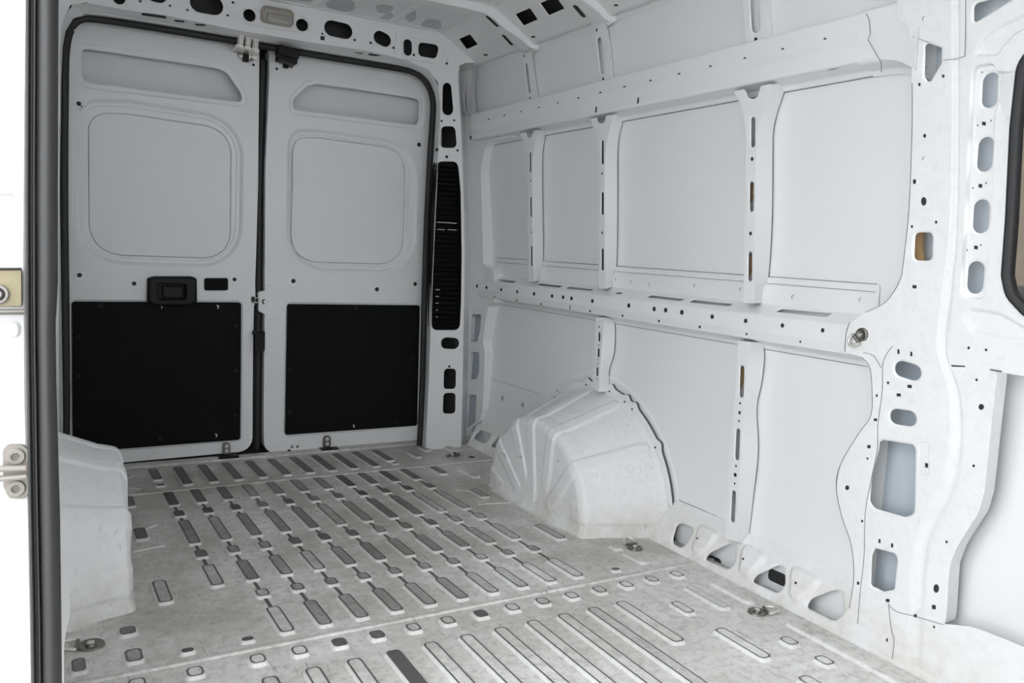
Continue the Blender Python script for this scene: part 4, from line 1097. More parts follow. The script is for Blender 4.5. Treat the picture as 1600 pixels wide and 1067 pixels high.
# channel running down the pillar's front edge
chn = [(1486, -119), (1486, 300), (1472, 450), (1464, 515), (1465, 555), (1482, 612), (1483, 690), (1468, 755), (1432, 828), (1424, 880), (1419, 960), (1412, 1040)]
chn2 = [(1500, -119), (1498, 310), (1488, 470), (1481, 520), (1482, 560), (1502, 622), (1505, 700), (1494, 772), (1460, 835), (1450, 880), (1446, 945), (1440, 1050)]
def S2(px, n=4): return [tuple(v.xy) for v in smooth_path([Vector((u, v, 0)) for u, v in px], n)]
c1, c2 = S2(chn), S2(chn2)
chp = raw(P, c1 + c2[::-1])
for t, hh in ((0, 0), (.15, -.0012), (.3, -.004), (.5, -.0075), (.65, -.0078), (.8, -.006), (.9, -.0045), (1.0, F2)):
    B.append(('line', [P.to2(at(a_[0] * (1 - t) + b_[0] * t, a_[1] * (1 - t) + b_[1] * t, P)) for a_, b_ in zip(c1, c2)], hh))
# region right of the channel sits at F2: give outline points their own height
def hfield(q):
    p3 = P.to3(q); # back to a pixel
    d = p3 - CAM; u = 800 + FPX * d.dot(rt) / d.dot(fw); v = 533.5 + FPX * d.dot(dn) / d.dot(fw)
    best = min(zip(c1, c2), key=lambda ab: abs(ab[0][1] - v))
    t = (u - best[0][0]) / (best[1][0] - best[0][0])
    return F2 if t > 1 else (0 if t < 0 else -.012)
# stepped seat of the oval holes and the wide roll around the window
oval_band = [(1516, 102), (1556, 96), (1553, 180), (1549, 330), (1542, 430), (1538, 470), (1497, 466), (1505, 330), (1511, 200)]
B.append((rp(P, oval_band, .02), F2, W1, .0045))
roll_o = [(1516, 92), (1530, 62), (1552, 40), (1590, 16), (1800, -40), (1800, -5), (1600, 44), (1574, 62), (1558, 84), (1556, 92)]
B.append((rp(P, [(1516, 90), (1530, 62), (1556, 40), (1600, 20), (1790, -30), (1790, -2), (1612, 40), (1582, 56), (1566, 74), (1559, 88)], .02), F2, -.013, .008))
B.append((rp(P, [(1508, 478), (1560, 486), (1600, 508), (1700, 530), (1790, 545), (1790, 562), (1560, 530), (1515, 520), (1500, 500)], .02), F2, -.012, .012))
B.append((rp(P, [(1436, 690), (1452, 690), (1453, 745), (1434, 740)], .01), 0, -.002, .003))
# rims pressed around the larger openings
for px, r, dd in (([(1392, 560), (1440, 566), (1444, 598), (1394, 590)], .03, .003), ([(1384, 633), (1434, 638), (1436, 672), (1386, 666)], .03, .003), ([(1362, 852), (1402, 862), (1406, 872), (1401, 926), (1380, 930), (1355, 918), (1357, 866)], .012, .003)):
    pass
B2 = [b for b in B if b[0] != 'line']; ML = []
mb = MB()
class _L: pass
def add_lines(marks):
    return marks
mk = []
for b in B:
    if b[0] == 'line':
        pts_ = b[1]
        back = [(x + 1e-4, y) for x, y in reversed(pts_)]
        mk.append((pts_ + back, b[2], 0))
mb.sheet(P, [p for p in rp(P, outl, rr_)], H, B2, mk, curl=.004, h0=hfield)
# turned edges: left edge folds back to the skin, the door-opening edge folds back too
lf = smooth_path([at(u, v, P) for u, v in ((1409, 430), (1399, 452), (1381, 474), (1352, 488), (1328, 503))], 3)
mb.loft([lf, [p + Vector((.02, .004, .001)) for p in lf]])
lf = smooth_path([at(u, v, P) for u, v in ((1402, 28), (1420, 42), (1425, 75), (1425, 200), (1420, 330), (1409, 430))], 3)
mb.loft([lf, [p + Vector((.004, .002, 0)) for p in lf], [p + Vector((.085, .028, 0)) for p in lf]])
lf = smooth_path([at(u, v, P) for u, v in ((1320, 549), (1345, 557), (1358, 572), (1362, 600), (1361, 648), (1341, 678), (1313, 726), (1306.5, 762), (1315, 806), (1330, 852), (1334, 903), (1327, 950))], 3)
mb.loft([lf, [p + Vector((.03, .003, 0)) for p in lf]])
rg = [P.to3(q, F2) for q in rp(P, [(1474.5, 975), (1477, 964), (1482, 885), (1494, 854), (1527, 802), (1536, 770), (1545, 686), (1555.5, 590), (1555.5, 581)], [0, 0, .06, .08, .08, .08, .1, 0, 0])]
mb.loft([rg, [p + Vector((.012, .004, 0)) for p in rg], [p + Vector((.05, .006, 0)) for p in rg]])
child(mb.build('front_pillar_panel', M_pillar, None, thick=.0015, smooth=40), wall)

# side window: tinted pane with its rubber
win_o = empty('window_1', tuple(at(1640, 300, XP))); tag(win_o, kind='structure'); bpy.context.view_layer.update()
wo = inset(win, -.002)
Wp = Pl(XP.p + XP.n * -.006, XP.n)
mb = MB(); inn = inset(win, .020)
mb.loft([[XP.to3(q, h) for q in inset(win, d)] for d, h in ((-.004, -.002), (-.002, .004), (.004, .006), (.010, .003), (.013, .004), (.019, .0), (.021, -.01), (.0, -.03))], closed=True)
child(mb.build('window_rubber', M_black, None, smooth=60), win_o)
mb = MB(); mb.sheet(XP, inset(win, .008), curl=0, h0=-.010)
M_tint = bpy.data.materials.new('tinted_glass'); M_tint.use_nodes = True; b_ = M_tint.node_tree.nodes['Principled BSDF']
b_.inputs['Base Color'].default_value = (.26, .26, .25, 1); b_.inputs['Transmission Weight'].default_value = 1; b_.inputs['Roughness'].default_value = 0; b_.inputs['IOR'].default_value = 1.45
child(mb.build('pane', M_tint, None, thick=.004), win_o)

# ================================================================== WHEEL ARCHES
def sup(a, b, th, n=2.15):
    return (abs(math.cos(th) / a) ** n + abs(math.sin(th) / b) ** n) ** (-1 / n)
def build_arch(right, label):
    yc = 2.62; NT = 230
    prof_k = []      # (k, x): k<=1 inside shoulder ellipse, 1..2 between shoulder and outer ellipse
    for i in range(26): prof_k.append((.02 + .90 * i / 25, 1.625 + .004 * (i / 25)))
    for i in range(1, 15):
        t = i / 14; prof_k.append((.92 * (1 - t) ** 2 + 2 * t * (1 - t) * 1.02 + 1.10 * t * t, 1.629 * (1 - t) ** 2 + 2 * t * (1 - t) * 1.634 + 1.690 * t * t))
    for i in range(1, 26):
        t = i / 25; prof_k.append((1.10 + .84 * t, 1.690 + .215 * t))
    for i in range(1, 7):
        t = i / 6; prof_k.append((1.94 + .16 * t, 1.905 + .0095 * math.sin(t * math.pi / 2)))
    prof_k.append((2.27, 1.9155)); prof_k.append((2.285, 1.920))
    ribs = [((2.728, .060), (2.93, .215)), ((2.682, .125), (2.79, .325)), ((2.607, .060), (2.655, .35)), ((2.520, .125), (2.505, .33)), ((2.480, .065), (2.345, .24)), ((2.86, .03), (2.99, .075))]
    tabs = [math.atan2(z, -(y - yc)) for y, z in ((2.95, .40), (2.70, .45), (2.545, .457), (2.445, .44), (2.40, .415), (2.258, .303), (2.19, .05), (3.02, .25))]
    V = []; F = []
    for it in range(NT + 1):
        th = math.pi * it / NT                      # 0 = towards the front of the van
        rs = sup(.355, .350, th); ro = sup(.462, .456, th)
        c, s_ = -math.cos(th), math.sin(th)
        for j, (k, x) in enumerate(prof_k):
            rho = rs * k if k <= 1 else rs + (ro - rs) * (k - 1)
            if k > 2.2:
                e = max(math.exp(-((th - t0) / .035) ** 2) for t0 in tabs); rho += .014 * e - .004
            y, z = yc + rho * c, rho * s_
            h = 0
            for (ey, ez), (sy, sz) in ribs:
                ts = math.atan2(sz, -(sy - yc))
                dx, dz = sy - ey, sz - ez; L = math.hypot(dx, dz)
                t = ((y - ey) * dx + (z - ez) * dz) / (L * L)
                if k <= 1.0:
                    t_ = max(0, t); d = math.hypot(y - ey - dx * t_, z - ez - dz * t_)
                else:
                    d = abs(th - ts) * rho; d = math.hypot(d, max(0, (k - 1.78) * .11 * 1.3))
                hw = .027 if L > .1 else .02
                v = max(0, min(1, (hw - d) / .0055)); v = v * v * (3 - 2 * v); h = max(h, v * .0065)
            # raised band low on the front corner
            if z < .115 and z > .045 and th < .6 and k > .8:
                v = min(1, (.115 - z) / .006, (z - .045) / .006); h = max(h, .004 * v)
            # normal: inwards (-x) on the side, radial on top
            g = max(0, min(1, (k - .92) / .2)); nx, nr = -(1 - g) - g * .35, g * .93
            foot = max(0, 1 - z / .03); 
            X = x + nx * h - (.010 * foot if k < 1 else 0); Y = y + nr * h * c; Z = z + nr * h * s_
            if not right: X = 1.82 - X
            V.append((X, Y, Z))
    n = len(prof_k)
    for it in range(NT):
        for j in range(n - 1):
            a = it * n + j; F.append((a, a + 1, a + n + 1, a + n))
    mb = MB(); mb.add(V, F)
    if right:
        ring = []
        for q_, xx in ((-.001, .0035), (.0015, .013)):
            rr = []
            for it in range(NT + 1):
                th = math.pi * it / NT; e = max(math.exp(-((th - t0) / .035) ** 2) for t0 in tabs)
                ro, rs = sup(.462, .456, th), sup(.355, .350, th); rho = rs + (ro - rs) * 1.285 + .014 * e - .004 + q_
                rr.append(Vector((1.9165 + xx, yc - rho * math.cos(th), rho * math.sin(th))))
            ring.append(rr)
        SEAM.loft(ring)  # dark ring painting the shade behind the arch flange
    # foot flange on the floor
    foot = [V[it * n + j] for it in (0,) for j in range(n)][::1]
    f2 = [Vector(p) for p in foot if True]; 
    sgn = 1 if right else -1
    # bolt holes in the rim tabs
    m3 = MB()
    for t0 in tabs:
        ro = sup(.462, .456, t0) + .012; p = Vector((1.915 if right else 1.82 - 1.915, yc - ro * math.cos(t0), ro * math.sin(t0)))
        m3.cyl(p + Vector((0, 0, 0)), (-sgn, 0, 0), .0035, .003, 10)
    mb.extra.append((m3, M_dark))
    o = mb.build('wheel_arch', M_arch, None, thick=.0014, smooth=70)
    sgn = 1 if right else -1
    m2 = MB(); xs = 1.616 if right else .204; ya, yb = 2.35, 2.90
    m2.loft([[Vector((xs + sgn * .004, ya, .012)), Vector((xs + sgn * .004, yb, .012))], [Vector((xs - sgn * .004, ya, .002)), Vector((xs - sgn * .004, yb, .002))], [Vector((xs - sgn * .020, ya, .0012)), Vector((xs - sgn * .020, yb, .0012))]])
    if right: child(m2.build('foot_flange', M_arch, None, thick=.001), o)
    return tag(o, label, 'wheel arch')
build_arch(True, 'white ribbed wheel arch against the right wall, scuffed')
build_arch(False, 'white wheel arch at the left edge of the cargo floor, partly behind the door pillar')

for u, v, r in ((962.5, 436.5, 1.6), (987, 440.5, 1.8), (1015.5, 445, 2.2), (1086.8, 446.5, 2.6), (1158, 452.4, 2.6), (1240, 464.4, 3.2), (1345.8, 468.5, 3), (1444.7, 247.5, 2.4), (1445, 29, 3)):
    q = Pl((1.9175, 0, .9), (-1, 0, 0)) if u < 1400 else XP
    c = circ(q, u, v, r, 24); SEAM.loft([[q.to3(p, .0012) for p in c[5:17]], [q.to3(p, .0012) for p in inset(c, -.0009)[5:17]]])
for u, v, r in ((786, 622, 4.5), (817.5, 632.5, 5), (757.5, 611, 4)):
    c = circ(XSl, u, v, r, 24, .7); SEAM.loft([[XSl.to3(p, .0035) for p in c + c[:1]], [XSl.to3(p, .0035) for p in inset(c, -.0009) + inset(c, -.0009)[:1]]])
    c = circ(XSl, u, v, r * .35, 12); SEAM.sheet(XSl, c, curl=0, h0=.0035)
skin_mb.extra.append((SEAM, M_joint)); child(skin_mb.build('side_skin', M_skin, None, thick=.0012, smooth=25), wall)
# blue-grey sheets added behind the openings, painting the shade inside them
M_opening_shade = mat('opening_shade', (.42, .46, .50), .6)
mb = MB()
for x_, y0_, y1_, z0_, z1_ in ((1.926, 1.175, 1.335, .03, .78), (1.914, 3.60, 3.86, .05, .74)):
    n_ = 8
    mb.loft([[Vector((x_ - .006 * math.sin(math.pi * 3 * k / n_), y0_ + (y1_ - y0_) * k / n_, z)) for k in range(n_ + 1)] for z in (z0_, z1_)])
mb.loft([[Vector((1.924 - LEAN * (z - .8) - .004 * math.sin(math.pi * 3 * k / 8), 1.112 + .158 * k / 8, z)) for k in range(9)] for z in (.80, 1.62)])
child(mb.build('opening_shade_sheet', M_opening_shade, None, thick=.001), wall)

# ================================================================== TIE-DOWN RINGS
def tiedown(c, n, dirn, label, r=.030, lift=.25):
    """dished cup with a centre bolt and a D-ring lying to one side (dirn, in the plane)"""
    c = Vector(c); n = Vector(n).normalized(); d = Vector(dirn); d = (d - n * d.dot(n)).normalized(); e = n.cross(d)
    root = None
    mb = MB(); rings = []
    for q, h in ((r * 1.05, 0), (r, .005), (r * .86, .006), (r * .70, .0025), (r * .42, .002), (r * .36, .007), (r * .2, .008), (.0008, .008)):
        rings.append([c + n * h + (d * math.cos(t) + e * math.sin(t)) * q for t in (2 * math.pi * k / 28 for k in range(28))])
    mb.loft(rings, closed=True)
    o = mb.build('tie_down_ring', M_greymetal, None, smooth=50)
    m2 = MB(); m2.cyl(c + n * .007, n, r * .30, .004, 6); child(m2.build('bolt', M_steel, None), o)
    # hinge lug
    m3 = MB(); b0 = c + d * r * .98 + n * .008; m3.tube([b0 - e * r * .75, b0 + e * r * .75], .0048, 12); child(m3.build('hinge_bar', M_greymetal, None), o)
    m4 = MB(); pts = []
    for k in range(25):
        t = math.pi * k / 24; p = b0 + (e * math.cos(t) * r * .86) + (d * math.cos(lift) + n * math.sin(lift)) * (r * 1.35 * math.sin(t))
        pts.append(p)
    m4.tube(pts, .0040, 10); child(m4.build('d_ring', M_steel, None, smooth=60), o)
    return tag(o, label, 'tie-down ring')
def fl(u, v): return at(u, v, FL)
tiedown(fl(992, 857), (0, 0, 1), (.1, .9, 0), 'steel tie-down ring on the floor in front of the right wheel arch', .026, .35)
tiedown(fl(1183, 957), (0, 0, 1), (.9, -.45, 0), 'steel tie-down ring on the floor beside the sill, closest to the big pillar', .026, .12)
tiedown(fl(707, 713), (0, 0, 1), (.9, .3, 0), 'dark tie-down ring on the floor in the rear right corner', .030, .1)
tiedown(fl(142, 1009), (0, 0, 1), (-.95, .1, 0), 'dark tie-down ring on the floor in front of the left wheel arch', .030, .15)
tiedown(at(1347.5, 522.5, XP, .002), XP.n, (0, .72, -.7), 'steel tie-down ring fixed to the wall where the ledge rail meets the big pillar', .0165, .25)

# ================================================================== CEILING
ceil = empty('ceiling', (.86, 2, ROOF)); tag(ceil, kind='structure'); bpy.context.view_layer.update()
RP = Pl((0, 0, ROOF), (0, 0, -1))
mb = MB()
mb.sheet(RP, [RP.to2(Vector(p)) for p in ((-.12, -.6, ROOF), (1.63, -.6, ROOF), (1.63, 3.75, ROOF), (-.12, 3.75, ROOF))], curl=0)
for x in [.1 + .18 * k for k in range(8)]:      # swages pressed into the roof skin
    mb.loft([[Vector((x + a_, y, ROOF - h)) for y in (-.5, 3.58)] for a_, h in ((-.02, .0005), (-.008, .006), (.008, .006), (.02, .0005))])
child(mb.build('roof_skin', M_skin, None, thick=.0012), ceil)
# roof edge panel with square openings
A0, A1 = Vector((1.620, 0, ROOF - .004)), Vector((1.802, 0, 1.868))
CP = three(A0, A0 + Vector((0, 1, 0)), A1)
H = []
for px in ([(717, 61.7), (734, 54), (746.5, 70.2), (728.8, 77.7)], [(805, 23.2), (827.7, 13.2), (840, 31.2), (817.8, 40.8)], [(843.8, 6), (868, -5), (881.7, 14.3), (857.3, 24.8)]):
    H.append(rp(CP, px, .004, 3))
for u, v in ((758.7, 86), (832.8, 57.8), (962.5, 8.5)): H.append(ellipse(CP, u, v, 3.8, 1.6))
mb = MB()
out = [CP.to2(p) for p in (A0 + Vector((0, -.5, 0)), A0 + Vector((0, 3.9, 0)), A1 + Vector((0, 3.9, 0)), A1 + Vector((0, -.5, 0)))]
mb.sheet(CP, out, H, (), curl=.004)
lo = [(1.802, 1.868), (1.806, 1.862), (1.815, 1.860), (1.834, 1.866), (1.836, 1.853), (1.8385, 1.850)]
mb.loft([[Vector((x, y, z)) for y in (-.5, 3.9)] for x, z in lo])
hi = [(1.620, ROOF - .004), (1.612, ROOF - .002), (1.600, ROOF - .003), (1.585, ROOF - .003), (1.584, ROOF - .0005)]
mb.loft([[Vector((x, y, z)) for y in (-.5, 3.6)] for x, z in hi])
child(mb.build('roof_edge_panel', M_white, None, thick=.0014, smooth=50), ceil)
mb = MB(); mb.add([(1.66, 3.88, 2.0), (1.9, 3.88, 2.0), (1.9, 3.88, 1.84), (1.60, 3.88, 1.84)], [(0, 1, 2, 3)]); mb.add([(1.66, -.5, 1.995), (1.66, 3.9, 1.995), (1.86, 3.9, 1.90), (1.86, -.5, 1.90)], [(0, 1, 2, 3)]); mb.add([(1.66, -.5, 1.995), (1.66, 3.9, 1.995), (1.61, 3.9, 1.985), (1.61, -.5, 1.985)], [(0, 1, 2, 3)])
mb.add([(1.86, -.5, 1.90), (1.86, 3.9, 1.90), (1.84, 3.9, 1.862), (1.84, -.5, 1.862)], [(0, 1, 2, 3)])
child(mb.build('cavity_shade_liner', M_cavity_shade, None, thick=.001), ceil)  # near-black lining, paints the shade seen in the square openings
# header top lip towards the roof
mb = MB(); mb.loft([[Vector((x, y, z)) for x in (-.1, 1.58)] for y, z in ((3.60, ROOF - .002), (3.592, ROOF - .006), (3.575, ROOF - .006), (3.57, ROOF - .001))])
child(mb.build('header_lip', M_white, None, thick=.001), ceil)
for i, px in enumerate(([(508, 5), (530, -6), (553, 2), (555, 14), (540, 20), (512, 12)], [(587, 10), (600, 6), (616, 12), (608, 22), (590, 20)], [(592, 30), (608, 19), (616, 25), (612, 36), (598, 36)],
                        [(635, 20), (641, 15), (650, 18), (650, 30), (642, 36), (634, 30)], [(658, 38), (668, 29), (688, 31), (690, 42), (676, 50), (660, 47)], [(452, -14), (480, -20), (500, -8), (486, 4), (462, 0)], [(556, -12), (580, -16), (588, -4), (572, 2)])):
    q = Pl((0, 0, ROOF - .0015), (0, 0, -1)); mb = MB(); mb.sheet(q, rp(q, px, .03), curl=0); child(mb.build('roof_patch', M_roof_patch, None, thick=.001), ceil)  # slightly darker grey patches on the roof skin

def roof_bow(y0, y1, label, slots=(), dots=(), dots2=()):
    """hat-section crossmember: hangs below the roof, then follows the edge panel down"""
    mb = MB(); D_ = .030
    P1 = [Vector((-.12, 0, ROOF - D_)), Vector((1.46, 0, ROOF - D_))]
    # path in x/z of the lower face: roof, bend, slope, foot
    nrm = (CP.n)
    pa = [Vector((-.10, 0, ROOF - D_)), Vector((1.50, 0, ROOF - D_)), Vector((1.575, 0, ROOF - D_ - .004)), Vector((1.62, 0, ROOF - D_ - .020)), Vector((1.665, 0, ROOF - D_ - .046)),
          Vector((1.765, 0, 1.868 - .001)), Vector((1.785, 0, 1.853)), Vector((1.800, 0, 1.846)), Vector((1.822, 0, 1.842)), Vector((1.826, 0, 1.835))]
    ba = [Vector((-.10, 0, ROOF)), Vector((1.50, 0, ROOF)), Vector((1.59, 0, ROOF)), Vector((1.625, 0, ROOF - .008)), Vector((1.68, 0, ROOF - .042)),
          Vector((1.785, 0, 1.880)), Vector((1.800, 0, 1.868)), Vector((1.806, 0, 1.862)), Vector((1.834, 0, 1.862)), Vector((1.838, 0, 1.848))]
    ya, yb = y0, y1
    def row(path, y, dz=0): return [Vector((p.x, y, p.z + dz)) for p in path]
    mb.loft([row(ba, ya - .022, -.001), row(ba, ya - .004, -.002), row(pa, ya, .004), row(pa, ya + .004), row(pa, yb - .004), row(pa, yb, .004), row(ba, yb + .004, -.002), row(ba, yb + .022, -.001)])
    o = mb.build('roof_bow', M_white, None, thick=.0014, smooth=30)
    for (u0, v0, u1, v1, r, pl) in slots:
        m2 = MB(); q = Pl(pl.p + pl.n * .0022, pl.n); m2.sheet(q, slot(q, (u0, v0), (u1, v1), r), curl=0); child(m2.build('slot_shade', M_dark, None, thick=.001), o)  # near-black patch painting the shade inside the slot
    return tag(o, label, 'roof crossmember')
BP = three(Vector((1.665, 0, ROOF - .030 - .046)), Vector((1.665, 1, ROOF - .030 - .046)), Vector((1.765, 0, 1.867)))
BR = three(Vector((1.575, 0, ROOF - .034)), Vector((1.575, 1, ROOF - .034)), Vector((1.665, 0, ROOF - .076)))
roof_bow(3.085, 3.155, 'white steel roof crossmember nearest the rear doors', [(762, 27, 776, 40, 3.4, BR), (787, 56, 799, 69, 3.2, BP)])
roof_bow(2.545, 2.615, 'white steel roof crossmember above the wheel arches, second from the rear doors', [(899.5, 11, 911, 24.5, 4.4, BP)])
roof_bow(1.93, 2.00, 'white steel roof crossmember nearest the big pillar')

# ================================================================== LEFT SIDE: wall behind the sliding door, its pillar and seals
lw = empty('wall_left', (-.02, 1.6, 0)); tag(lw, kind='structure'); bpy.context.view_layer.update()
mb = MB()
mb.add([(-.115, 1.37, -.05), (-.115, 3.7, -.05), (-.115, 3.7, 1.25), (-.115, 1.37, 1.25)], [(0, 1, 2, 3)])
mb.add([(-.115, 1.37, 1.25), (-.115, 3.7, 1.25), (-.06, 3.7, 1.88), (-.06, 1.37, 1.88)], [(0, 1, 2, 3)])
mb.add([(-.06, -.6, 1.88), (-.06, 3.7, 1.88), (.05, 3.7, 1.985), (.05, -.6, 1.985)], [(0, 1, 2, 3)])
mb.add([(-.115, -.6, -.05), (-.115, .02, -.05), (-.115, .02, 1.25), (-.115, -.6, 1.25)], [(0, 1, 2, 3)])
child(mb.build('side_skin', M_skin, None, thick=.0012), lw)
for z in (.81,):
    mb = MB(); mb.loft([[Vector((x, y, zz)) for y in (1.6, 3.6)] for x, zz in ((-.112, .95), (-.11, .87), (-.055, .84), (-.05, .77), (-.112, .75))]); child(mb.build('inner_rail', M_white, None, thick=.0014), lw)
# jamb: the pillar face looking forward and outward, left of the seals
PJ = Pl((0, 1.385, 0), (0, -1, 0))
mb = MB()
jl = [(-60, -140), (41.5, -140), (38, 150), (36, 400), (38, 640), (43, 800), (46, 960), (50, 1200), (-60, 1200)]
mb.sheet(PJ, raw(PJ, jl), (), [(rp(PJ, [(-50, 300), (34, 300), (34, 417), (-50, 415)], .01), 0, -.004, .006), (rp(PJ, [(-50, 500), (34, 500), (34, 530), (-50, 528)], .01), 0, .003, .006)], curl=0)
J3 = [at(u, v, PJ) for u, v in jl[1:8]]
mb.loft([J3, [p + Vector((.004, .004, 0)) for p in J3], [p + Vector((.010, .05, 0)) for p in J3]])
child(mb.build('door_jamb', M_jamb, None, thick=.0014), lw)
# inner pillar skin behind the seals, with the small flange that shows low down
mb = MB()
q = Pl((0, 1.50, 0), (0, -1, 0))
fl_px = [(60, -100), (88, -100), (88, 860), (94, 878), (104, 890), (108, 905), (109, 960), (103, 985), (99.5, 1010), (99, 1200), (60, 1200)]
mb.sheet(q, rp(q, fl_px, [0, 0, 0, .01, .01, .01, .02, .02, .02, 0, 0]), curl=0)
F3 = [q.to3(p) for p in rp(q, fl_px, [0, 0, 0, .01, .01, .01, .02, .02, .02, 0, 0])][1:-1]
mb.loft([F3, [p + Vector((-.002, .004, 0)) for p in F3], [p + Vector((-.04, .02, 0)) for p in F3]])
child(mb.build('pillar_flange', M_white, None, thick=.0014), lw)

# sliding door weatherstrip: a fluted lip outside, a round bulb inside
def seal_strip(px, pl, mk, name, label, cat='seal'):
    pass
PSs = Pl((0, 1.35, 0), (0, -1, 0))
ctrl = [(-140, 0), (0, 0), (300, -1.2), (520, -.5), (760, 3), (960, 7), (1200, 10)]
def dxv(v):
    for (a_, x0_), (b_, x1_) in zip(ctrl[:-1], ctrl[1:]):
        if a_ <= v <= b_: return x0_ + (x1_ - x0_) * (v - a_) / (b_ - a_)
    return 0
vs_ = [-140 + 20 * k for k in range(68)]
mb = MB(); rings = []
#   across the strip: offset from u=40 in pixels, depth towards the camera
secA = [(2.5, -.035), (2.5, -.006), (4, .000), (7, .002), (10, .001), (12, -.004), (14.5, -.004), (17, .001), (20, .001), (22, -.008), (24, -.012), (25, -.034)]
for v in vs_: rings.append([at(38.5 + o_ * .84 + dxv(v) * 1.0, v, PSs) + Vector((0, -h, 0)) for o_, h in secA])
mb.loft(rings)
so = mb.build('door_seal', M_rubber, None, smooth=60); tag(so, 'grey black rubber weatherstrip down the side door opening, close to the camera', 'seal')
mb = MB(); rings = []
for v in vs_:
    u0 = 59.5 + dxv(v) * .95; u1 = 91.5 + dxv(v) * .62
    if v < 0: u1 += 2.5
    if v > 440: u1 -= 3.5 * min(1, (v - 440) / 60)
    if v > 600: u1 += 3.5 * min(1, (v - 600) / 200)
    a_ = at(u0, v, PSs); b_ = at(u1, v, PSs); c_ = (a_ + b_) / 2; R = (b_ - a_).length / 2
    rings.append([c_ + Vector((-R * math.cos(t), -.019 * math.sin(t) + .006, 0)) for t in (math.pi * k / 14 * 1.25 - .35 for k in range(15))])
mb.loft(rings); child(mb.build('bulb', M_rubber, None, smooth=80), so)

# striker and guide on the jamb
st = MB(); q = Pl((0, 1.378, 0), (0, -1, 0))
o_ = rp(q, [(5, 760), (4, 703), (12, 695), (36, 695), (46, 703), (46, 728), (46, 735), (46, 772), (36, 779), (14, 779)], .008)
st.loft([[q.to3(p, h) for p in inset(o_, d)] for d, h in ((0, -.006), (0, 0), (.001, .0015))], closed=True); st.sheet(q, inset(o_, .001), curl=0, h0=.0015)
sg = st.build('door_striker', M_steel2, None, smooth=40) if 'M_steel2' in globals() else None
M_steel2 = mat('satin_steel', (.30, .275, .25), .42, metal=.35)
if sg is None: sg = st.build('door_striker', M_steel2, None, smooth=40)
tag(sg, 'satin steel striker plate with two bolts on the side door jamb', 'striker')
for u, v in ((24.5, 712.5), (25, 762.5)):
    b = MB(); c = at(u, v, q); n_ = Vector((0, -1, 0))
    rr = []
    for R_, h in ((.0125, .001), (.0122, .0045), (.0112, .0058), (.0062, .0058), (.0056, .002), (.001, .002)):
        rr.append([c + n_ * h + Vector((math.cos(t), 0, math.sin(t))) * R_ for t in (2 * math.pi * k / 24 for k in range(24))])
    b.loft(rr, closed=True); bb = child(b.build('bolt', M_steel2, None, smooth=40), sg)
    d = MB(); d.cyl(c + n_ * .0018, n_, .0045, .001, 6); child(d.build('socket', M_greymetal, None), bb)
b = MB(); c0, c1 = at(-20, 733, q), at(41, 731, q); b.tube([c0 + Vector((0, -.016, .004)), c1 + Vector((0, -.016, .004))], .0045, 10); b.tube([c0 + Vector((0, -.014, -.012)), c1 + Vector((0, -.014, -.009))], .0045, 10)
child(b.build('guide_bar', M_steel2, None), sg)
# upper latch keeper at eye height
k_ = MB(); o_ = rp(q, [(-30, 421), (34, 420), (34.5, 443), (34.5, 479), (-30, 479)], .003)
k_.loft([[q.to3(p, h) for p in inset(o_, d)] for d, h in ((0, -.006), (0, .001), (.001, .0025))], closed=True); k_.sheet(q, inset(o_, .001), curl=0, h0=.0025)
M_brass = mat('yellowed_zinc', (.30, .26, .16), .45, metal=.3, var=.5, vscale=40)
kk = k_.build('latch_keeper', M_brass, None); tag(kk, 'yellowed zinc latch keeper on the side door jamb, cut by the left frame edge', 'latch')
b = MB(); b.tube([at(-30, 487, q) + Vector((0, -.010, 0)), at(38, 486, q) + Vector((0, -.010, 0))], .0042, 10); child(b.build('lower_bar', M_greymetal, None), kk)
b = MB(); b.tube([at(-30, 420.5, q) + Vector((0, -.004, 0)), at(34, 420, q) + Vector((0, -.004, 0))], .0018, 8); child(b.build('edge_gap', M_dark, None), kk)
c = at(-4, 459, q)
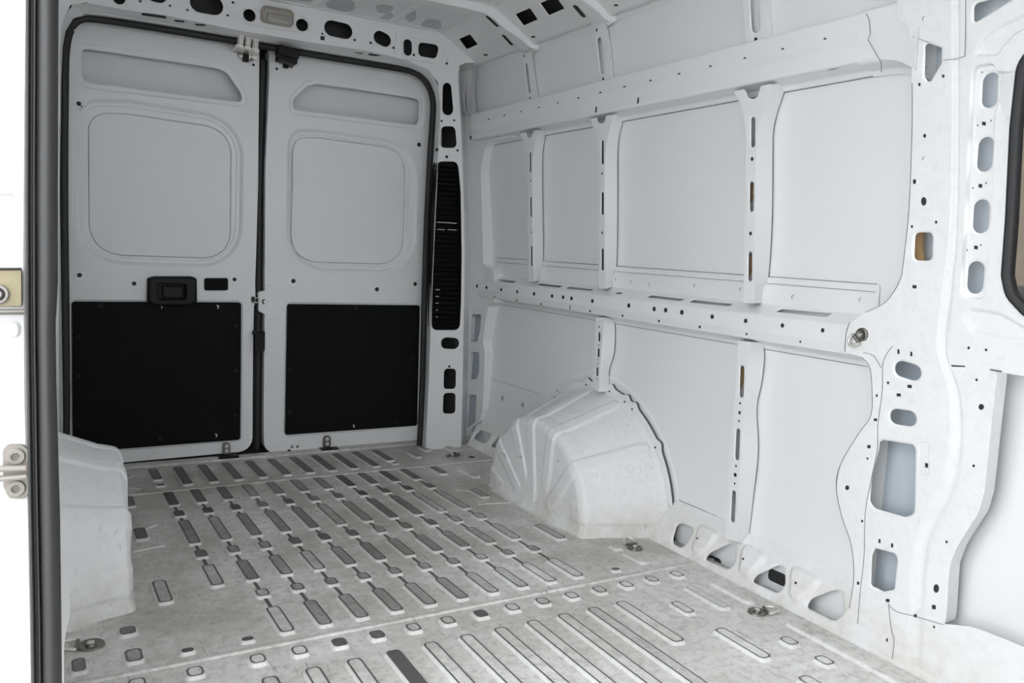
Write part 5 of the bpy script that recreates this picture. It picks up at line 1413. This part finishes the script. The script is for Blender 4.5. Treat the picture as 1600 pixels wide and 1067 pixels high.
for R_, h, m_ in ((.0145, .008, M_steel2), (.0105, .009, M_dark), (.0065, .012, M_steel2)):
    b = MB(); b.cyl(c, (0, -1, 0), R_, h, 24); child(b.build('bolt' if m_ is M_steel2 else 'socket', m_, None, smooth=40), kk)

# ================================================================== OUTSIDE
mb = MB(); mb.add([(-14, -14, -.55), (14, -14, -.55), (14, 14, -.55), (-14, 14, -.55)], [(0, 1, 2, 3)])
M_ground = mat('concrete', (.45, .44, .42), .9, var=.3, vscale=2)
g_ = mb.build('ground', M_ground, None); tag(g_, kind='structure')
mb = MB(); mb.box((6.0, .5, 1.2), .2, 10, 3.6); M_wall = mat('tan_stucco', (.30, .25, .20), .95, bump=1, bscale=60, var=.3, vscale=4)
tag(mb.build('outside_wall', M_wall, None), 'tan stucco wall seen blurred through the tinted side window', 'wall')

# ================================================================== CAB (behind the camera): unseen, added to cut the light from the front
cab = empty('wall_front', (.9, -1.9, 0)); tag(cab, kind='structure'); bpy.context.view_layer.update()
M_trimgrey = mat('grey_cab_trim', (.10, .10, .105), .7)
mb = MB()
mb.box((.9, -1.90, .40), 2.1, .04, 1.1)                       # firewall and dash
mb.box((.9, -1.55, .70), 1.9, .5, .35)
mb.box((.9, -1.85, 1.86), 2.1, .10, .30)                      # above the windscreen
for x in (-.10, 1.93): mb.box((x, -1.85, 1.3), .10, .10, 1.0)
mb.box((.9, -1.2, ROOF + .01), 2.1, 1.5, .01)                 # headliner
mb.box((.9, -1.2, -.02), 2.1, 3.2, .02)
mb.box((-.12, -1.2, .45), .03, 1.4, .95); mb.box((-.12, -1.2, 1.80), .03, 1.4, .35)     # near cab door
mb.box((1.95, -1.2, .45), .03, 1.3, .95); mb.box((1.95, -1.2, 1.80), .03, 1.3, .35)
child(mb.build('unseen_cab_shell', M_trimgrey, None), cab)
for x in (.35, 1.35):
    mb = MB(); mb.box((x, -.95, .55), .5, .5, .18); mb.box((x, -.68, 1.0), .5, .12, .75, Matrix.Rotation(.15, 4, 'X')); mb.box((x, -.95, .23), .4, .4, .46)
    child(mb.build('seat', M_trimgrey, None, bevel=.03), cab)
